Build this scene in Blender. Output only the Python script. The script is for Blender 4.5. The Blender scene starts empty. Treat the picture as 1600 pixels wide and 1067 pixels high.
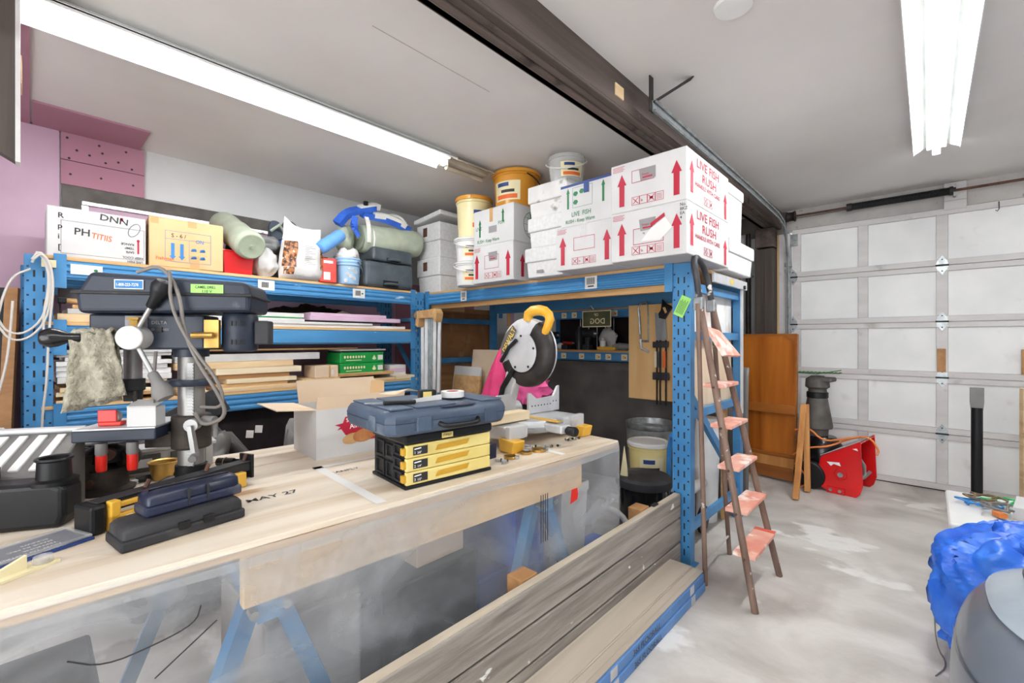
import bpy, math, random
from mathutils import Vector as V, Matrix, Euler, noise as mnoise
random.seed(7)
SC = bpy.context.scene
COL = SC.collection
PI = math.pi
# ---------------------------------------------------------------- camera
F, CX, CY, H = 700.0, 800.0, 531.0, 1.306          # focal length (px), horizon, eye height
YAW = math.radians(42.9)
FWD = V((-math.sin(YAW), math.cos(YAW), 0)); RGT = V((math.cos(YAW), math.sin(YAW), 0)); UP = V((0, 0, 1))
cam = bpy.data.objects.new('camera', bpy.data.cameras.new('camera')); COL.objects.link(cam)
cam.location = (0, 0, H); cam.rotation_euler = (PI/2, 0, YAW)
cam.data.sensor_width = 36; cam.data.lens = 36*F/1600
cam.data.shift_y = -(533.5-CY)/1600; cam.data.clip_start = .02
SC.camera = cam
# ---------------------------------------------------------------- world, exposure
w = bpy.data.worlds.new('world'); SC.world = w; w.use_nodes = True
w.node_tree.nodes['Background'].inputs[0].default_value = (.9, .95, 1, 1)
w.node_tree.nodes['Background'].inputs[1].default_value = .4
SC.view_settings.view_transform = 'Standard'; SC.view_settings.look = 'None'
SC.view_settings.gamma = 1; SC.view_settings.use_curve_mapping = False
SC.view_settings.exposure = 1.0
TUBE_POWER = 40.0
TUBE_POWER_DOOR = 54.0                     # stronger tube near the door, raised to brighten that bay
# fill light added behind the viewpoint to brighten the ceiling and near surfaces
fill_lamp = bpy.data.lights.new('fill_light', 'AREA'); fill_lamp.shape = 'RECTANGLE'; fill_lamp.size = 3.0; fill_lamp.size_y = 2.1; fill_lamp.energy = 54; fill_lamp.color = (.97, .985, 1)
fill_obj = bpy.data.objects.new('fill_light', fill_lamp); COL.objects.link(fill_obj); fill_obj.location = (-.2, -2.42, 1.15); fill_obj.rotation_euler = (math.radians(98), 0, 0)
# ---------------------------------------------------------------- photo pixel -> place
def ray(px, py): return FWD + RGT*((px-CX)/F) + UP*((CY-py)/F)
CAM = V((0, 0, H))
def gz(px, py, z): d = ray(px, py); return CAM + d*((z-H)/d.z)
def gx(px, py, x): d = ray(px, py); return CAM + d*(x/d.x)
def gy(px, py, y): d = ray(px, py); return CAM + d*(y/d.y)
def gt(px, py, t): return CAM + ray(px, py)*t
# ---------------------------------------------------------------- materials
def lin(c):
    if isinstance(c, str): c = [int(c[i:i+2], 16) for i in (0, 2, 4)]
    return tuple(((x/255)/12.92 if x/255 <= .04045 else ((x/255+.055)/1.055)**2.4) for x in c)+(1,)
MATS = {}
def mat(name, c1, c2=None, rough=.55, metal=0, scale=6, stretch=(1, 1, 1), bump=0, bscale=30, ramp=(.35, .65),
        alpha=1, emit=0, trans=0, detail=5, spec=.5, dist=0, coat=0, c3=None, r3=(.6, .7), s3=3, st3=(1, 1, 1)):
    m = bpy.data.materials.new(name); m.use_nodes = True; MATS[name] = m
    nt = m.node_tree; N = nt.nodes; K = nt.links.new; b = N['Principled BSDF']
    b.inputs['Roughness'].default_value = rough; b.inputs['Metallic'].default_value = metal
    b.inputs['Specular IOR Level'].default_value = spec
    if alpha < 1: b.inputs['Alpha'].default_value = alpha
    if trans: b.inputs['Transmission Weight'].default_value = trans
    if coat: b.inputs['Coat Weight'].default_value = coat; b.inputs['Coat Roughness'].default_value = .15
    if emit:
        b.inputs['Emission Color'].default_value = lin(c1); b.inputs['Emission Strength'].default_value = emit
    b.inputs['Base Color'].default_value = lin(c1)
    if c2 is None and not bump and c3 is None: return m
    tc = N.new('ShaderNodeTexCoord'); oi = N.new('ShaderNodeObjectInfo')
    mul = N.new('ShaderNodeMath'); mul.operation = 'MULTIPLY'; mul.inputs[1].default_value = 37; K(oi.outputs['Random'], mul.inputs[0])
    add = N.new('ShaderNodeVectorMath'); add.operation = 'ADD'; K(tc.outputs['Object'], add.inputs[0]); K(mul.outputs[0], add.inputs[1])
    def nz(sc, st, de, di=0):
        mp = N.new('ShaderNodeMapping'); mp.inputs['Scale'].default_value = st; K(add.outputs[0], mp.inputs[0])
        n = N.new('ShaderNodeTexNoise'); n.inputs['Scale'].default_value = sc; n.inputs['Detail'].default_value = de
        n.inputs['Distortion'].default_value = di; K(mp.outputs[0], n.inputs['Vector']); return n
    out = None
    if c2 is not None:
        n = nz(scale, stretch, detail, dist); r = N.new('ShaderNodeValToRGB')
        r.color_ramp.elements[0].position = ramp[0]; r.color_ramp.elements[0].color = lin(c1)
        r.color_ramp.elements[1].position = ramp[1]; r.color_ramp.elements[1].color = lin(c2)
        K(n.outputs['Fac'], r.inputs[0]); out = r.outputs[0]
    if c3 is not None:
        n3 = nz(s3, st3, 6); r3n = N.new('ShaderNodeMapRange'); r3n.inputs[1].default_value = r3[0]; r3n.inputs[2].default_value = r3[1]
        K(n3.outputs['Fac'], r3n.inputs[0]); mx = N.new('ShaderNodeMix'); mx.data_type = 'RGBA'
        K(r3n.outputs[0], mx.inputs[0]); mx.inputs[7].default_value = lin(c3)
        if out: K(out, mx.inputs[6])
        else: mx.inputs[6].default_value = lin(c1)
        out = mx.outputs[2]
    if out: K(out, b.inputs['Base Color'])
    if bump:
        n = nz(bscale, stretch, 4); bp = N.new('ShaderNodeBump'); bp.inputs['Strength'].default_value = bump; bp.inputs['Distance'].default_value = .01
        K(n.outputs['Fac'], bp.inputs['Height']); K(bp.outputs[0], b.inputs['Normal'])
    return m
def wood(name, c1, c2, ax='y', rough=.65, k=9, bump=.15, knots=None):
    st = {'x': (.08, 1, 1), 'y': (1, .08, 1), 'z': (1, 1, .08)}[ax]
    return mat(name, c1, c2, rough=rough, scale=k*2.2, stretch=st, bump=bump, bscale=60, ramp=(.3, .7), dist=.6,
               c3=knots, r3=(.68, .74), s3=9, st3=tuple(.4 if a < 1 else 1 for a in st))
# ---------------------------------------------------------------- mesh builder
TEXTS = {}
def text_geo(s):
    if s not in TEXTS:
        cu = bpy.data.curves.new('t', 'FONT'); cu.body = s; cu.size = 1; cu.resolution_u = 2; cu.offset = .012
        o = bpy.data.objects.new('t', cu); COL.objects.link(o)
        bpy.context.view_layer.update()
        me = bpy.data.meshes.new_from_object(o.evaluated_get(bpy.context.evaluated_depsgraph_get()))
        vs = [(v.co.x, v.co.y) for v in me.vertices]; fs = [tuple(p.vertices) for p in me.polygons]
        bpy.data.objects.remove(o); bpy.data.curves.remove(cu); bpy.data.meshes.remove(me)
        TEXTS[s] = (vs, fs)
    return TEXTS[s]
class Frame:
    def __init__(s, o, U, Vv=(0, 0, 1)):
        s.o = V(o); s.U = V(U).normalized(); s.V = V(Vv).normalized(); s.N = s.U.cross(s.V)
    def p(s, u, v, n=.0015): return s.o + s.U*u + s.V*v + s.N*n
class B:
    def __init__(s): s.v = []; s.f = []
    def add(s, vs, fs, M=None):
        k = len(s.v); s.v += [tuple(M @ V(p)) if M else tuple(p) for p in vs]; s.f += [tuple(i+k for i in f) for f in fs]; return s
    def box(s, x0, x1, y0, y1, z0, z1, M=None):
        vs = [(x, y, z) for z in (z0, z1) for y in (y0, y1) for x in (x0, x1)]
        return s.add(vs, [(0, 2, 3, 1), (4, 5, 7, 6), (0, 1, 5, 4), (2, 6, 7, 3), (0, 4, 6, 2), (1, 3, 7, 5)], M)
    def cbox(s, c, d, rot=None):
        M = Matrix.Translation(V(c)) @ (Euler(rot).to_matrix().to_4x4() if rot else Matrix())
        return s.box(-d[0]/2, d[0]/2, -d[1]/2, d[1]/2, -d[2]/2, d[2]/2, M)
    def bar(s, a, b, w, h, up=(0, 0, 1)):
        a = V(a); b = V(b); d = (b-a).normalized(); u = V(up)
        x = d.cross(u)
        if x.length < 1e-4: x = d.cross(V((1, 0, 0)))
        x.normalize(); y = x.cross(d).normalized()
        vs = [p + x*sx*w/2 + y*sy*h/2 for p in (a, b) for sx, sy in ((-1, -1), (1, -1), (1, 1), (-1, 1))]
        return s.add(vs, [(0, 1, 2, 3), (7, 6, 5, 4), (0, 4, 5, 1), (1, 5, 6, 2), (2, 6, 7, 3), (3, 7, 4, 0)])
    def cyl(s, a, b, r, r2=None, n=16, cap=True):
        r2 = r if r2 is None else r2; a = V(a); b = V(b); d = (b-a).normalized()
        x = d.orthogonal().normalized(); y = d.cross(x); k = len(s.v)
        for p, q in ((a, r), (b, r2)):
            s.v += [tuple(p + x*math.cos(2*PI*i/n)*q + y*math.sin(2*PI*i/n)*q) for i in range(n)]
        s.f += [(k+i, k+(i+1) % n, k+n+(i+1) % n, k+n+i) for i in range(n)]
        if cap: s.f += [tuple(range(k+n-1, k-1, -1)), tuple(range(k+n, k+2*n))]
        return s
    def tube(s, pts, r, n=8, closed=False, sm=0):
        pts = [V(p) for p in pts]
        for _ in range(sm):
            q = [pts[0]]
            for i in range(len(pts)-1): q += [pts[i]*.75+pts[i+1]*.25, pts[i]*.25+pts[i+1]*.75]
            q.append(pts[-1]); pts = q
        k = len(s.v); m = len(pts); x = None
        rr = list(r) if hasattr(r, '__len__') else [r]*m
        if len(rr) != m:
            q = len(rr)-1; rr = [rr[min(q, int(i/(m-1)*q))]*(1-(i/(m-1)*q) % 1)+rr[min(q, int(i/(m-1)*q)+1)]*((i/(m-1)*q) % 1) for i in range(m)]
        for i, p in enumerate(pts):
            a = pts[i-1] if (i or closed) else pts[0]; b = pts[(i+1) % m] if (i < m-1 or closed) else pts[-1]
            d = (b-a).normalized()
            x = d.orthogonal() if x is None else x - d*x.dot(d)
            if x.length < 1e-6: x = d.orthogonal()
            x = x.normalized(); y = d.cross(x)
            s.v += [tuple(p + (x*math.cos(2*PI*j/n) + y*math.sin(2*PI*j/n))*rr[i]) for j in range(n)]
        for i in range(m if closed else m-1):
            a = k+i*n; b = k+((i+1) % m)*n
            s.f += [(a+j, a+(j+1) % n, b+(j+1) % n, b+j) for j in range(n)]
        if not closed: s.f += [tuple(range(k+n-1, k-1, -1)), tuple(range(k+(m-1)*n, k+m*n))]
        return s
    def lathe(s, prof, n=28, c=(0, 0, 0), M=None, sx=1, sy=1):
        k = len(s.v); c = V(c)
        for r, z in prof:
            for i in range(n):
                p = V((r*math.cos(2*PI*i/n)*sx, r*math.sin(2*PI*i/n)*sy, z)); p = (M @ p if M else p) + c
                s.v.append(tuple(p))
        for j in range(len(prof)-1):
            a = k+j*n; b = a+n
            s.f += [(a+i, a+(i+1) % n, b+(i+1) % n, b+i) for i in range(n)]
        if prof[0][0] > 1e-6: s.f.append(tuple(range(k+n-1, k-1, -1)))
        if prof[-1][0] > 1e-6: s.f.append(tuple(range(k+(len(prof)-1)*n, k+len(prof)*n)))
        return s
    def prism(s, poly, ax, a, b, M=None):
        n = len(poly)
        def mk(p, d): return {'x': (d, p[0], p[1]), 'y': (p[0], d, p[1]), 'z': (p[0], p[1], d)}[ax]
        vs = [mk(p, a) for p in poly] + [mk(p, b) for p in poly]
        return s.add(vs, [tuple(range(n-1, -1, -1)), tuple(range(n, 2*n))] + [(i, (i+1) % n, n+(i+1) % n, n+i) for i in range(n)], M)
    def grid(s, fn, nu, nv, wrap=False):
        k = len(s.v)
        for j in range(nv+1):
            for i in range(nu+(0 if wrap else 1)): s.v.append(tuple(fn(i/nu, j/nv)))
        w_ = nu+(0 if wrap else 1)
        for j in range(nv):
            for i in range(nu):
                i2 = (i+1) % w_ if wrap else i+1
                s.f.append((k+j*w_+i, k+j*w_+i2, k+(j+1)*w_+i2, k+(j+1)*w_+i))
        return s
    # flat print on a frame
    def poly(s, fr, pts, n=.0015): return s.add([fr.p(u, v, n) for u, v in pts], [tuple(range(len(pts)))])
    def rect(s, fr, u0, v0, u1, v1, n=.0015): return s.poly(fr, [(u0, v0), (u1, v0), (u1, v1), (u0, v1)], n)
    def frame(s, fr, u0, v0, u1, v1, t, n=.0015):
        s.rect(fr, u0, v0, u1, v0+t, n); s.rect(fr, u0, v1-t, u1, v1, n); s.rect(fr, u0, v0+t, u0+t, v1-t, n); return s.rect(fr, u1-t, v0+t, u1, v1-t, n)
    def line(s, fr, a, b, t, n=.0015):
        d = V((b[0]-a[0], b[1]-a[1])); d = d.normalized()*t/2; q = (-d.y, d.x)
        return s.poly(fr, [(a[0]-q[0], a[1]-q[1]), (b[0]-q[0], b[1]-q[1]), (b[0]+q[0], b[1]+q[1]), (a[0]+q[0], a[1]+q[1])], n)
    def arrow(s, fr, u, v, w, h):
        hh = min(h*.35, w*1.3)
        return s.poly(fr, [(u-w*.28, v), (u+w*.28, v), (u+w*.28, v+h-hh), (u+w/2, v+h-hh), (u, v+h), (u-w/2, v+h-hh), (u-w*.28, v+h-hh)])
    def text(s, fr, u, v, size, t, rot=0, mirror=1, sx=1, n=.0015):
        vs, fs = text_geo(t); c, q = math.cos(rot), math.sin(rot)
        return s.add([fr.p(u+(x*sx*c*mirror-y*q)*size, v+(x*sx*q*mirror+y*c)*size, n) for x, y in vs], fs)
def obj(name, b, m, parent=None, smooth=0, bev=0, seg=2, loc=None, rot=None, sub=0, solid=0):
    me = bpy.data.meshes.new(name); me.from_pydata(b.v, [], b.f); me.validate(); me.update()
    o = bpy.data.objects.new(name, me); COL.objects.link(o)
    me.materials.append(MATS[m] if isinstance(m, str) else m)
    if smooth:
        me.polygons.foreach_set('use_smooth', [True]*len(me.polygons)); me.set_sharp_from_angle(angle=math.radians(smooth))
    if solid: md = o.modifiers.new('s', 'SOLIDIFY'); md.thickness = solid; md.offset = 0
    if bev: md = o.modifiers.new('b', 'BEVEL'); md.width = bev; md.segments = seg; md.limit_method = 'ANGLE'
    if sub: md = o.modifiers.new('u', 'SUBSURF'); md.levels = sub; md.render_levels = sub
    if parent: o.parent = parent
    if loc is not None: o.location = loc
    if rot is not None: o.rotation_euler = rot
    return o
def tag(o, label, cat, group=None):
    o['label'] = label; o['category'] = cat
    if group: o['group'] = group
    return o
def thing(name, label, cat, loc=(0, 0, 0), rz=0, group=None, rot=None):
    o = bpy.data.objects.new(name, None); COL.objects.link(o); o.empty_display_size = .05
    o.location = loc; o.rotation_euler = rot if rot else (0, 0, rz)
    return tag(o, label, cat, group)
def struct(name, b, m, parent=None, **k):
    o = obj(name, b, m, parent, **k)
    if not parent: o['kind'] = 'structure'
    return o
def dup(root, loc, rz=None, label=None, group=None, rot=None):
    def cp(o, par):
        c = o.copy(); COL.objects.link(c); c.parent = par
        for ch in list(o.children): cp(ch, c)
        return c
    r = cp(root, None); r.location = loc
    if rz is not None: r.rotation_euler = (0, 0, rz)
    if rot is not None: r.rotation_euler = rot
    if label: r['label'] = label
    if group: r['group'] = group
    return r
def nz3(x, y, z=0, s=1): return mnoise.noise(V((x*s, y*s, z*s)))
# ---------------------------------------------------------------- material table
mat('concrete', 'a8a199', 'd6d1ca', rough=.6, scale=2.4, stretch=(1, 1, 1), bump=.2, bscale=25, ramp=(.3, .62), dist=.7, detail=12, c3='e8e5e0', r3=(.555, .585), s3=1.5, st3=(.9, 1.4, 1))
mat('ceiling_paint', 'e0dcd9', 'e8e5e2', rough=.9, scale=1.2, bump=.06, bscale=9)
mat('drywall', 'c9c9c9', 'd4d4d4', rough=.9, scale=2)
mat('pink_board', 'a57485', 'b08092', rough=.75, scale=1.5, ramp=(.3, .7))
mat('pink_foam', 'b898ac', 'c4a5b8', rough=.5, scale=2)
mat('pink_print', '8a4c66')
mat('foil', 'b9b9b9', 'e8e8e8', rough=.3, metal=.8, scale=30, bump=.5, bscale=25)
mat('dark_frame', '4c4845', '625d58', rough=.7, scale=9)
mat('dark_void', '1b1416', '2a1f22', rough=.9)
mat('beam_wood', '473c37', '695b54', rough=.75, scale=14, stretch=(1, .06, 1), bump=.3, bscale=30, c3='2a2320', s3=5)
mat('post_wood', '3c3430', '554b45', rough=.8, scale=14, stretch=(1, 1, .06), bump=.3)
mat('door_frame', 'cfcbc9', 'dddad8', rough=.7, scale=9, stretch=(.2, 1, 1), c3='8d8884', r3=(.64, .85), s3=5)
mat('door_panel', 'ecedec', 'f6f6f4', rough=.75, scale=3, c3='d9d6d0', r3=(.66, .8), s3=4)
mat('header_paint', 'b3aeaa', 'c4c0bb', rough=.8, scale=5, c3='8d8681', r3=(.66, .75), s3=12)
mat('galv', '8f9496', 'b3b7b8', rough=.38, metal=.8, scale=20)
mat('galv_rough', '84888a', 'aaaeaf', rough=.5, metal=.6, scale=14, stretch=(1, 1, .2))
mat('dark_metal', '2a2726', '3d3835', rough=.55, metal=.5, scale=12)
mat('rust', '4a3027', '6b4a3a', rough=.75, metal=.2, scale=20)
mat('rack_blue', '3677ab', '4689ba', rough=.42, scale=5, c3='2f6f9f', r3=(.62, .75), s3=7)
mat('beam_blue', '3877ab', '4f92c2', rough=.4, scale=5, stretch=(1, .2, 1), c3='b9d3e4', r3=(.7, .74), s3=14, st3=(.6, .4, 1))
mat('beam_blue_x', '3877ab', '4f92c2', rough=.4, scale=5, stretch=(.2, 1, 1), c3='8fb9d6', r3=(.72, .76), s3=12, st3=(.3, .8, 1))
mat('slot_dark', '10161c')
wood('deck', 'c79a63', 'e0bd8b', 'y')
wood('deck_x', 'b98852', 'd6ac74', 'x')
mat('ply', 'bfa684', 'e6dac8', rough=.65, scale=7, stretch=(1, .09, 1), bump=.15, bscale=60, ramp=(.25, .55), dist=1.0, detail=8, c3='9c7850', r3=(.655, .73), s3=5, st3=(1.2, .35, 1))
wood('ply_edge', 'b58a55', 'd9b47e', 'y', k=14)
wood('ply_z', 'd9ab6e', 'e6c086', 'z', k=4, knots='b0743a')
wood('ply_pale', 'd9c0a0', 'ead4b8', 'z', k=4)
wood('lumber', 'cfa97a', 'ead0a6', 'y')
wood('lumber_b', 'b98a58', 'd8b07a', 'y')
wood('lumber_c', 'dec7a0', 'f1e2c4', 'y')
wood('lumber_d', '9d6f44', 'bb8c5c', 'y')
wood('lumber_x', 'd8b98c', 'f0dcb8', 'x')
wood('lumber_z', 'c9a06c', 'e2bf90', 'z')
wood('grey_plank', '77706a', 'a59d95', 'y', k=12, bump=.5)
mat('plank_paint', 'e8e6e2')
wood('plank_top', 'b7a894', 'd2c6b2', 'y', k=10)
wood('vinyl', 'b3a696', 'c9beae', 'y', k=4, rough=.5)
wood('furniture', '8f4a14', 'c4772e', 'z', rough=.28, k=3, bump=.05)
wood('furniture_edge', '8a4f1e', 'b06b2c', 'x', rough=.35, k=4, bump=.05)
wood('furniture_leg', 'a8682c', 'cf9454', 'z', rough=.4, k=4)
mat('carton_blue', '4a76ad', '5b88bd', rough=.5, scale=4, c3='8aa3c2', r3=(.68, .72), s3=20)
mat('carton_white', 'c8c7c6', 'd2d1d0', rough=.7, scale=4)
mat('carton_brown', 'd3ac7b', 'dfbb8d', rough=.75, scale=3)
mat('carton_tan', 'd8bfa2', 'e3cdb2', rough=.8, scale=3)
mat('tape_brown', 'c79c66', rough=.3)
mat('styrofoam', 'd4d4d3', 'e0e0df', rough=.85, scale=40, bump=.1, bscale=120)
mat('styro_dirty', 'd4d2cf', 'e2e1de', rough=.85, scale=7, c3='8d8883', r3=(.6, .7), s3=9)
mat('white_plastic', 'dcdbd8', 'e6e5e2', rough=.4, scale=3)
mat('cream_plastic', 'e0cf95', 'ecdfae', rough=.35, scale=3)
mat('yellow_bucket', 'e2cd85', 'ead99a', rough=.35, scale=3)
mat('orange_bucket', 'd08a24', 'e09f3a', rough=.3, scale=2)
mat('clear_plastic', 'e8e8e6', rough=.15, alpha=.35)
mat('print_red', 'b01734'); mat('print_green', '0f6e3c'); mat('print_blue', '2f78b5'); mat('print_black', '2b2a2b'); mat('print_grey', '8e8b8c')
mat('print_white', 'f5f5f5'); mat('print_yellow', 'e6c34a'); mat('print_orange', 'e8692a'); mat('print_navy', '26407e')
mat('label_white', 'dddcd9', 'e6e5e2', rough=.6)
mat('label_green', '9fdc6c', rough=.6)
mat('label_cream', 'e8dcae', 'efe4bd', rough=.5)
mat('navy_paint', '1d2433', '28303f', rough=.42, spec=.4, scale=6, c3='6c7078', r3=(.66, .8), s3=9)
mat('black_plastic', '131416', '1d1e20', rough=.42, spec=.3, scale=7, c3='3a3a3b', r3=(.68, .85), s3=6)
mat('black_dusty', '28282b', '38383b', rough=.6, spec=.3, scale=5, c3='66635f', r3=(.58, .8), s3=5)
mat('black_gloss', '141416', rough=.22)
mat('steel', '989897', 'b4b4b2', rough=.5, metal=.8, scale=9)
mat('steel_column', '85827f', 'a8a6a3', rough=.46, metal=.85, scale=7, stretch=(1, 1, .2))
mat('cast_alu', 'c4c5c7', 'd8d9da', rough=.45, metal=.35, scale=8, c3='a4a5a6', r3=(.62, .75), s3=5)
mat('grey_rubber', '6a6866', '7e7c7a', rough=.6)
mat('cord_grey', '77716c', rough=.5); mat('cord_white', 'cfc9c1', rough=.5); mat('cord_orange', 'e2813c', rough=.5)
mat('cord_blue', '2f7fc4', rough=.4); mat('cord_green', '35b56c', rough=.4); mat('cord_brown', '6f5a3c', rough=.5)
mat('rag', '8f8a7a', 'b0ab99', rough=.95, scale=40, bump=1, bscale=90)
mat('brass', 'c9a35a', 'b48f4a', rough=.4, metal=.7)
mat('cast_iron', '332e2a', '4b433c', rough=.65, metal=.5, scale=14, c3='7a6450', r3=(.62, .75), s3=12)
mat('red_plastic', 'd8281c', rough=.35); mat('red_gloss', 'c80d12', 'd8161a', rough=.22, scale=3, coat=.3); mat('red_tin', 'bf1f1d', 'd23a2c', rough=.3)
mat('saw_yellow', 'dfa62c', 'e9b84a', rough=.4, scale=4)
mat('drawer_yellow', 'dcc673', 'e6d387', rough=.45, scale=4); mat('drawer_gold', 'c99a2b', rough=.45)
mat('case_blue', '3b485b', '49586c', rough=.5, scale=5, bump=.1, bscale=120, c3='7d8894', r3=(.62, .8), s3=6)
mat('case_navy', '171d35', '202944', rough=.35, scale=5, c3='55565c', r3=(.62, .75), s3=10)
mat('box_green', '138a3c', '179a45', rough=.45)
mat('fabric_green', '8a9480', '9da690', rough=.8, scale=9, bump=.3, bscale=14)
mat('fabric_pale', 'a3ab98', 'b4bca8', rough=.75, scale=9, bump=.3, bscale=14)
mat('fabric_dark', '3c4450', '4e5763', rough=.75, scale=6, bump=.2)
mat('fabric_teal', '1f5a48', '2c6e58', rough=.85, scale=9)
mat('fabric_blue', '2456b8', '3368cc', rough=.6, scale=8)
mat('fabric_grey', '7d7e7e', '969796', rough=.8, scale=9, bump=.3)
mat('fabric_white', 'd8d6d0', 'e6e4de', rough=.7, scale=9, bump=.3)
mat('foam_blue', '5a93d8', '6aa2e2', rough=.7, scale=9)
mat('bucket_blue', '8fb4d6', 'a1c3e0', rough=.4, scale=4)
mat('leather', '3f474d', '525b61', rough=.5, scale=7, bump=.25, bscale=60)
mat('poly_white', 'd0cecb', 'e0dedb', rough=.35, scale=8, bump=.4, bscale=9)
mat('bark_print', '3c1e14', 'b8794a', rough=.5, scale=45, ramp=(.4, .6), detail=2, c3='e6d6c4', r3=(.62, .66), s3=40)
mat('magenta', 'c22a62', 'd63f78', rough=.7); mat('hot_pink', 'f0579c', 'f56cab', rough=.6)
mat('tarp_dark', '4c4947', '625f5c', rough=.42, scale=4, bump=.35, bscale=6, c3='827f7b', r3=(.58, .78), s3=3, st3=(1, 1, .3))
mat('tarp_brown', '7b5434', '96693f', rough=.35, scale=4, bump=.5, bscale=12, c3='b08a62', r3=(.6, .75), s3=9, st3=(1, 1, .35))
mat('tarp_blue', '1a56c4', '3a7ae0', rough=.32, scale=7, bump=.7, bscale=14)
mat('shell_grey', '5f6772', '6f7782', rough=.3, scale=2, coat=.3); mat('shell_light', '98a3ad', 'a6b0b9', rough=.25, coat=.3)
mat('shell_dark', '454c55', rough=.3, coat=.3)
mat('ladder_paint', '6b5449', '8a7264', rough=.65, metal=.2, scale=14, stretch=(1, 1, .3), c3='cfc6bc', r3=(.66, .7), s3=22)
mat('ladder_black', '26262a', '3a3a3e', rough=.5, scale=14, c3='d8d4cf', r3=(.62, .66), s3=16)
mat('step_pink', 'd88c78', 'e6b09c', rough=.7, scale=9, c3='f2e3d8', r3=(.52, .64), s3=11)
mat('step_red', 'd8553f', 'e27562', rough=.7, scale=12)
mat('trash_galv', '8d8f8f', 'b3b5b4', rough=.45, metal=.5, scale=10)
mat('wall_far', '6e6762', '8b847e', rough=.85, scale=5)
mat('tool_dark', '1f2024', '2e2f35', rough=.45); mat('tool_red', 'a8281f', rough=.45)
mat('fluor', 'fbfdff', emit=TUBE_POWER); mat('fluor_door', 'fbfdff', emit=TUBE_POWER_DOOR); mat('fixture', 'e9ece9', 'f4f6f4', rough=.5, scale=3)
mat('fixture_off', 'a89c8a', 'bdb2a0', rough=.6)
mat('stain', 'b98f68', rough=.9)
mat('leaf_green', '2f6a34', '3f8a45', rough=.5)
mat('board_white', 'd9d8d5', 'e4e3e1', rough=.7, scale=5); mat('board_pink', 'd3b0c9', 'dec1d6', rough=.6); mat('board_grey', 'b8b6b4', 'cac8c6', rough=.7)
mat('photo_brown', '9c5b33', 'c98b55', rough=.5, scale=12)
# hazy polythene
m = bpy.data.materials.new('polythene'); MATS['polythene'] = m; m.use_nodes = True
nt = m.node_tree; N = nt.nodes; K = nt.links.new
bs = N['Principled BSDF']; out = N['Material Output']
bs.inputs['Base Color'].default_value = lin('bcbfc3'); bs.inputs['Roughness'].default_value = .22; bs.inputs['Specular IOR Level'].default_value = .8
tr = N.new('ShaderNodeBsdfTransparent'); mx = N.new('ShaderNodeMixShader')
tc = N.new('ShaderNodeTexCoord'); mp = N.new('ShaderNodeMapping'); mp.inputs['Scale'].default_value = (1, 1, 1.6); K(tc.outputs['Object'], mp.inputs[0])
n1 = N.new('ShaderNodeTexNoise'); n1.inputs['Scale'].default_value = 2.6; n1.inputs['Detail'].default_value = 7; n1.inputs['Distortion'].default_value = .8; K(mp.outputs[0], n1.inputs[0])
mr = N.new('ShaderNodeMapRange'); mr.inputs[1].default_value = .36; mr.inputs[2].default_value = .7; mr.inputs[3].default_value = .2; mr.inputs[4].default_value = .58
K(n1.outputs['Fac'], mr.inputs[0])
n2 = N.new('ShaderNodeTexNoise'); n2.inputs['Scale'].default_value = 9; n2.inputs['Detail'].default_value = 3; K(tc.outputs['Object'], n2.inputs[0])
bp = N.new('ShaderNodeBump'); bp.inputs['Strength'].default_value = .6; bp.inputs['Distance'].default_value = .02; K(n2.outputs['Fac'], bp.inputs['Height']); K(bp.outputs[0], bs.inputs['Normal'])
K(mr.outputs[0], mx.inputs[0]); K(tr.outputs[0], mx.inputs[1]); K(bs.outputs[0], mx.inputs[2]); K(mx.outputs[0], out.inputs[0])
# ================================================================ THE ROOM
ZC, XW, YD, XR, YB = 2.654, -4.09, 5.42, 2.4, -2.4
struct('floor', B().box(XW-.2, XR+.2, YB-.2, YD+.3, -.12, 0), 'concrete')
ceil_ = struct('ceiling', B().box(XW-.2, XR+.2, YB-.2, YD+.3, ZC, ZC+.12), 'ceiling_paint')
wl = struct('wall_left', B().box(XW-.15, XW, YB, YD+.2, 0, ZC), 'drywall')
struct('wall_right', B().box(XR, XR+.15, YB, YD+.2, 0, ZC), 'drywall')
wb = struct('wall_back', B().box(XW, -1.75, YB-.15, YB, 0, ZC).box(1.35, XR, YB-.15, YB, 0, ZC).box(-1.75, 1.35, YB-.15, YB, 2.25, ZC), 'drywall')
obj('added_casing', B().box(-1.83, -1.75, YB, YB+.02, 0, 2.33).box(1.35, 1.43, YB, YB+.02, 0, 2.33).box(-1.75, 1.35, YB, YB+.02, 2.25, 2.33), 'door_frame', wb)  # doorway opening and casing added out of view to go with the fill light
# pink drywall on the ceiling
p1 = obj('drywall_panel', B().box(XW, -3.68, .01, .53, ZC-.012, ZC), 'pink_board', ceil_)
p2 = obj('drywall_panel', B().box(XW, -2.2, -2.2, 0.0, ZC-.012, ZC), 'pink_board', ceil_)
pr = B(); fr = Frame((-3.9, .0, ZC-.012), (0, 1, 0), (1, 0, 0))
for i in range(10): pr.text(Frame((-3.86+.0*i, .02, ZC-.0125), (0, 1, 0), (-1, 0, 0)), .05*i, .02*((i*7) % 3), .04, 'IIL'[i % 3], n=.001)
obj('lettering', pr, 'pink_print', p1)
# ceiling seams, box cover and rust stain
obj('ceiling_seam', B().box(-1.75, -1.745, 1.0, 1.7, ZC-.001, ZC+.002), 'header_paint', ceil_)
s = B()
for q, r in ((gz(640, 320, ZC), .0),): pass
o = B(); c = gz(1146, 8, ZC); o.lathe([(.075, 0), (.07, -.012), (0, -.014)], 20, (c.x, c.y, ZC)); obj('junction_cover', o, 'fixture', ceil_, smooth=40)
c = gz(770, 240, ZC)
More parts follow.
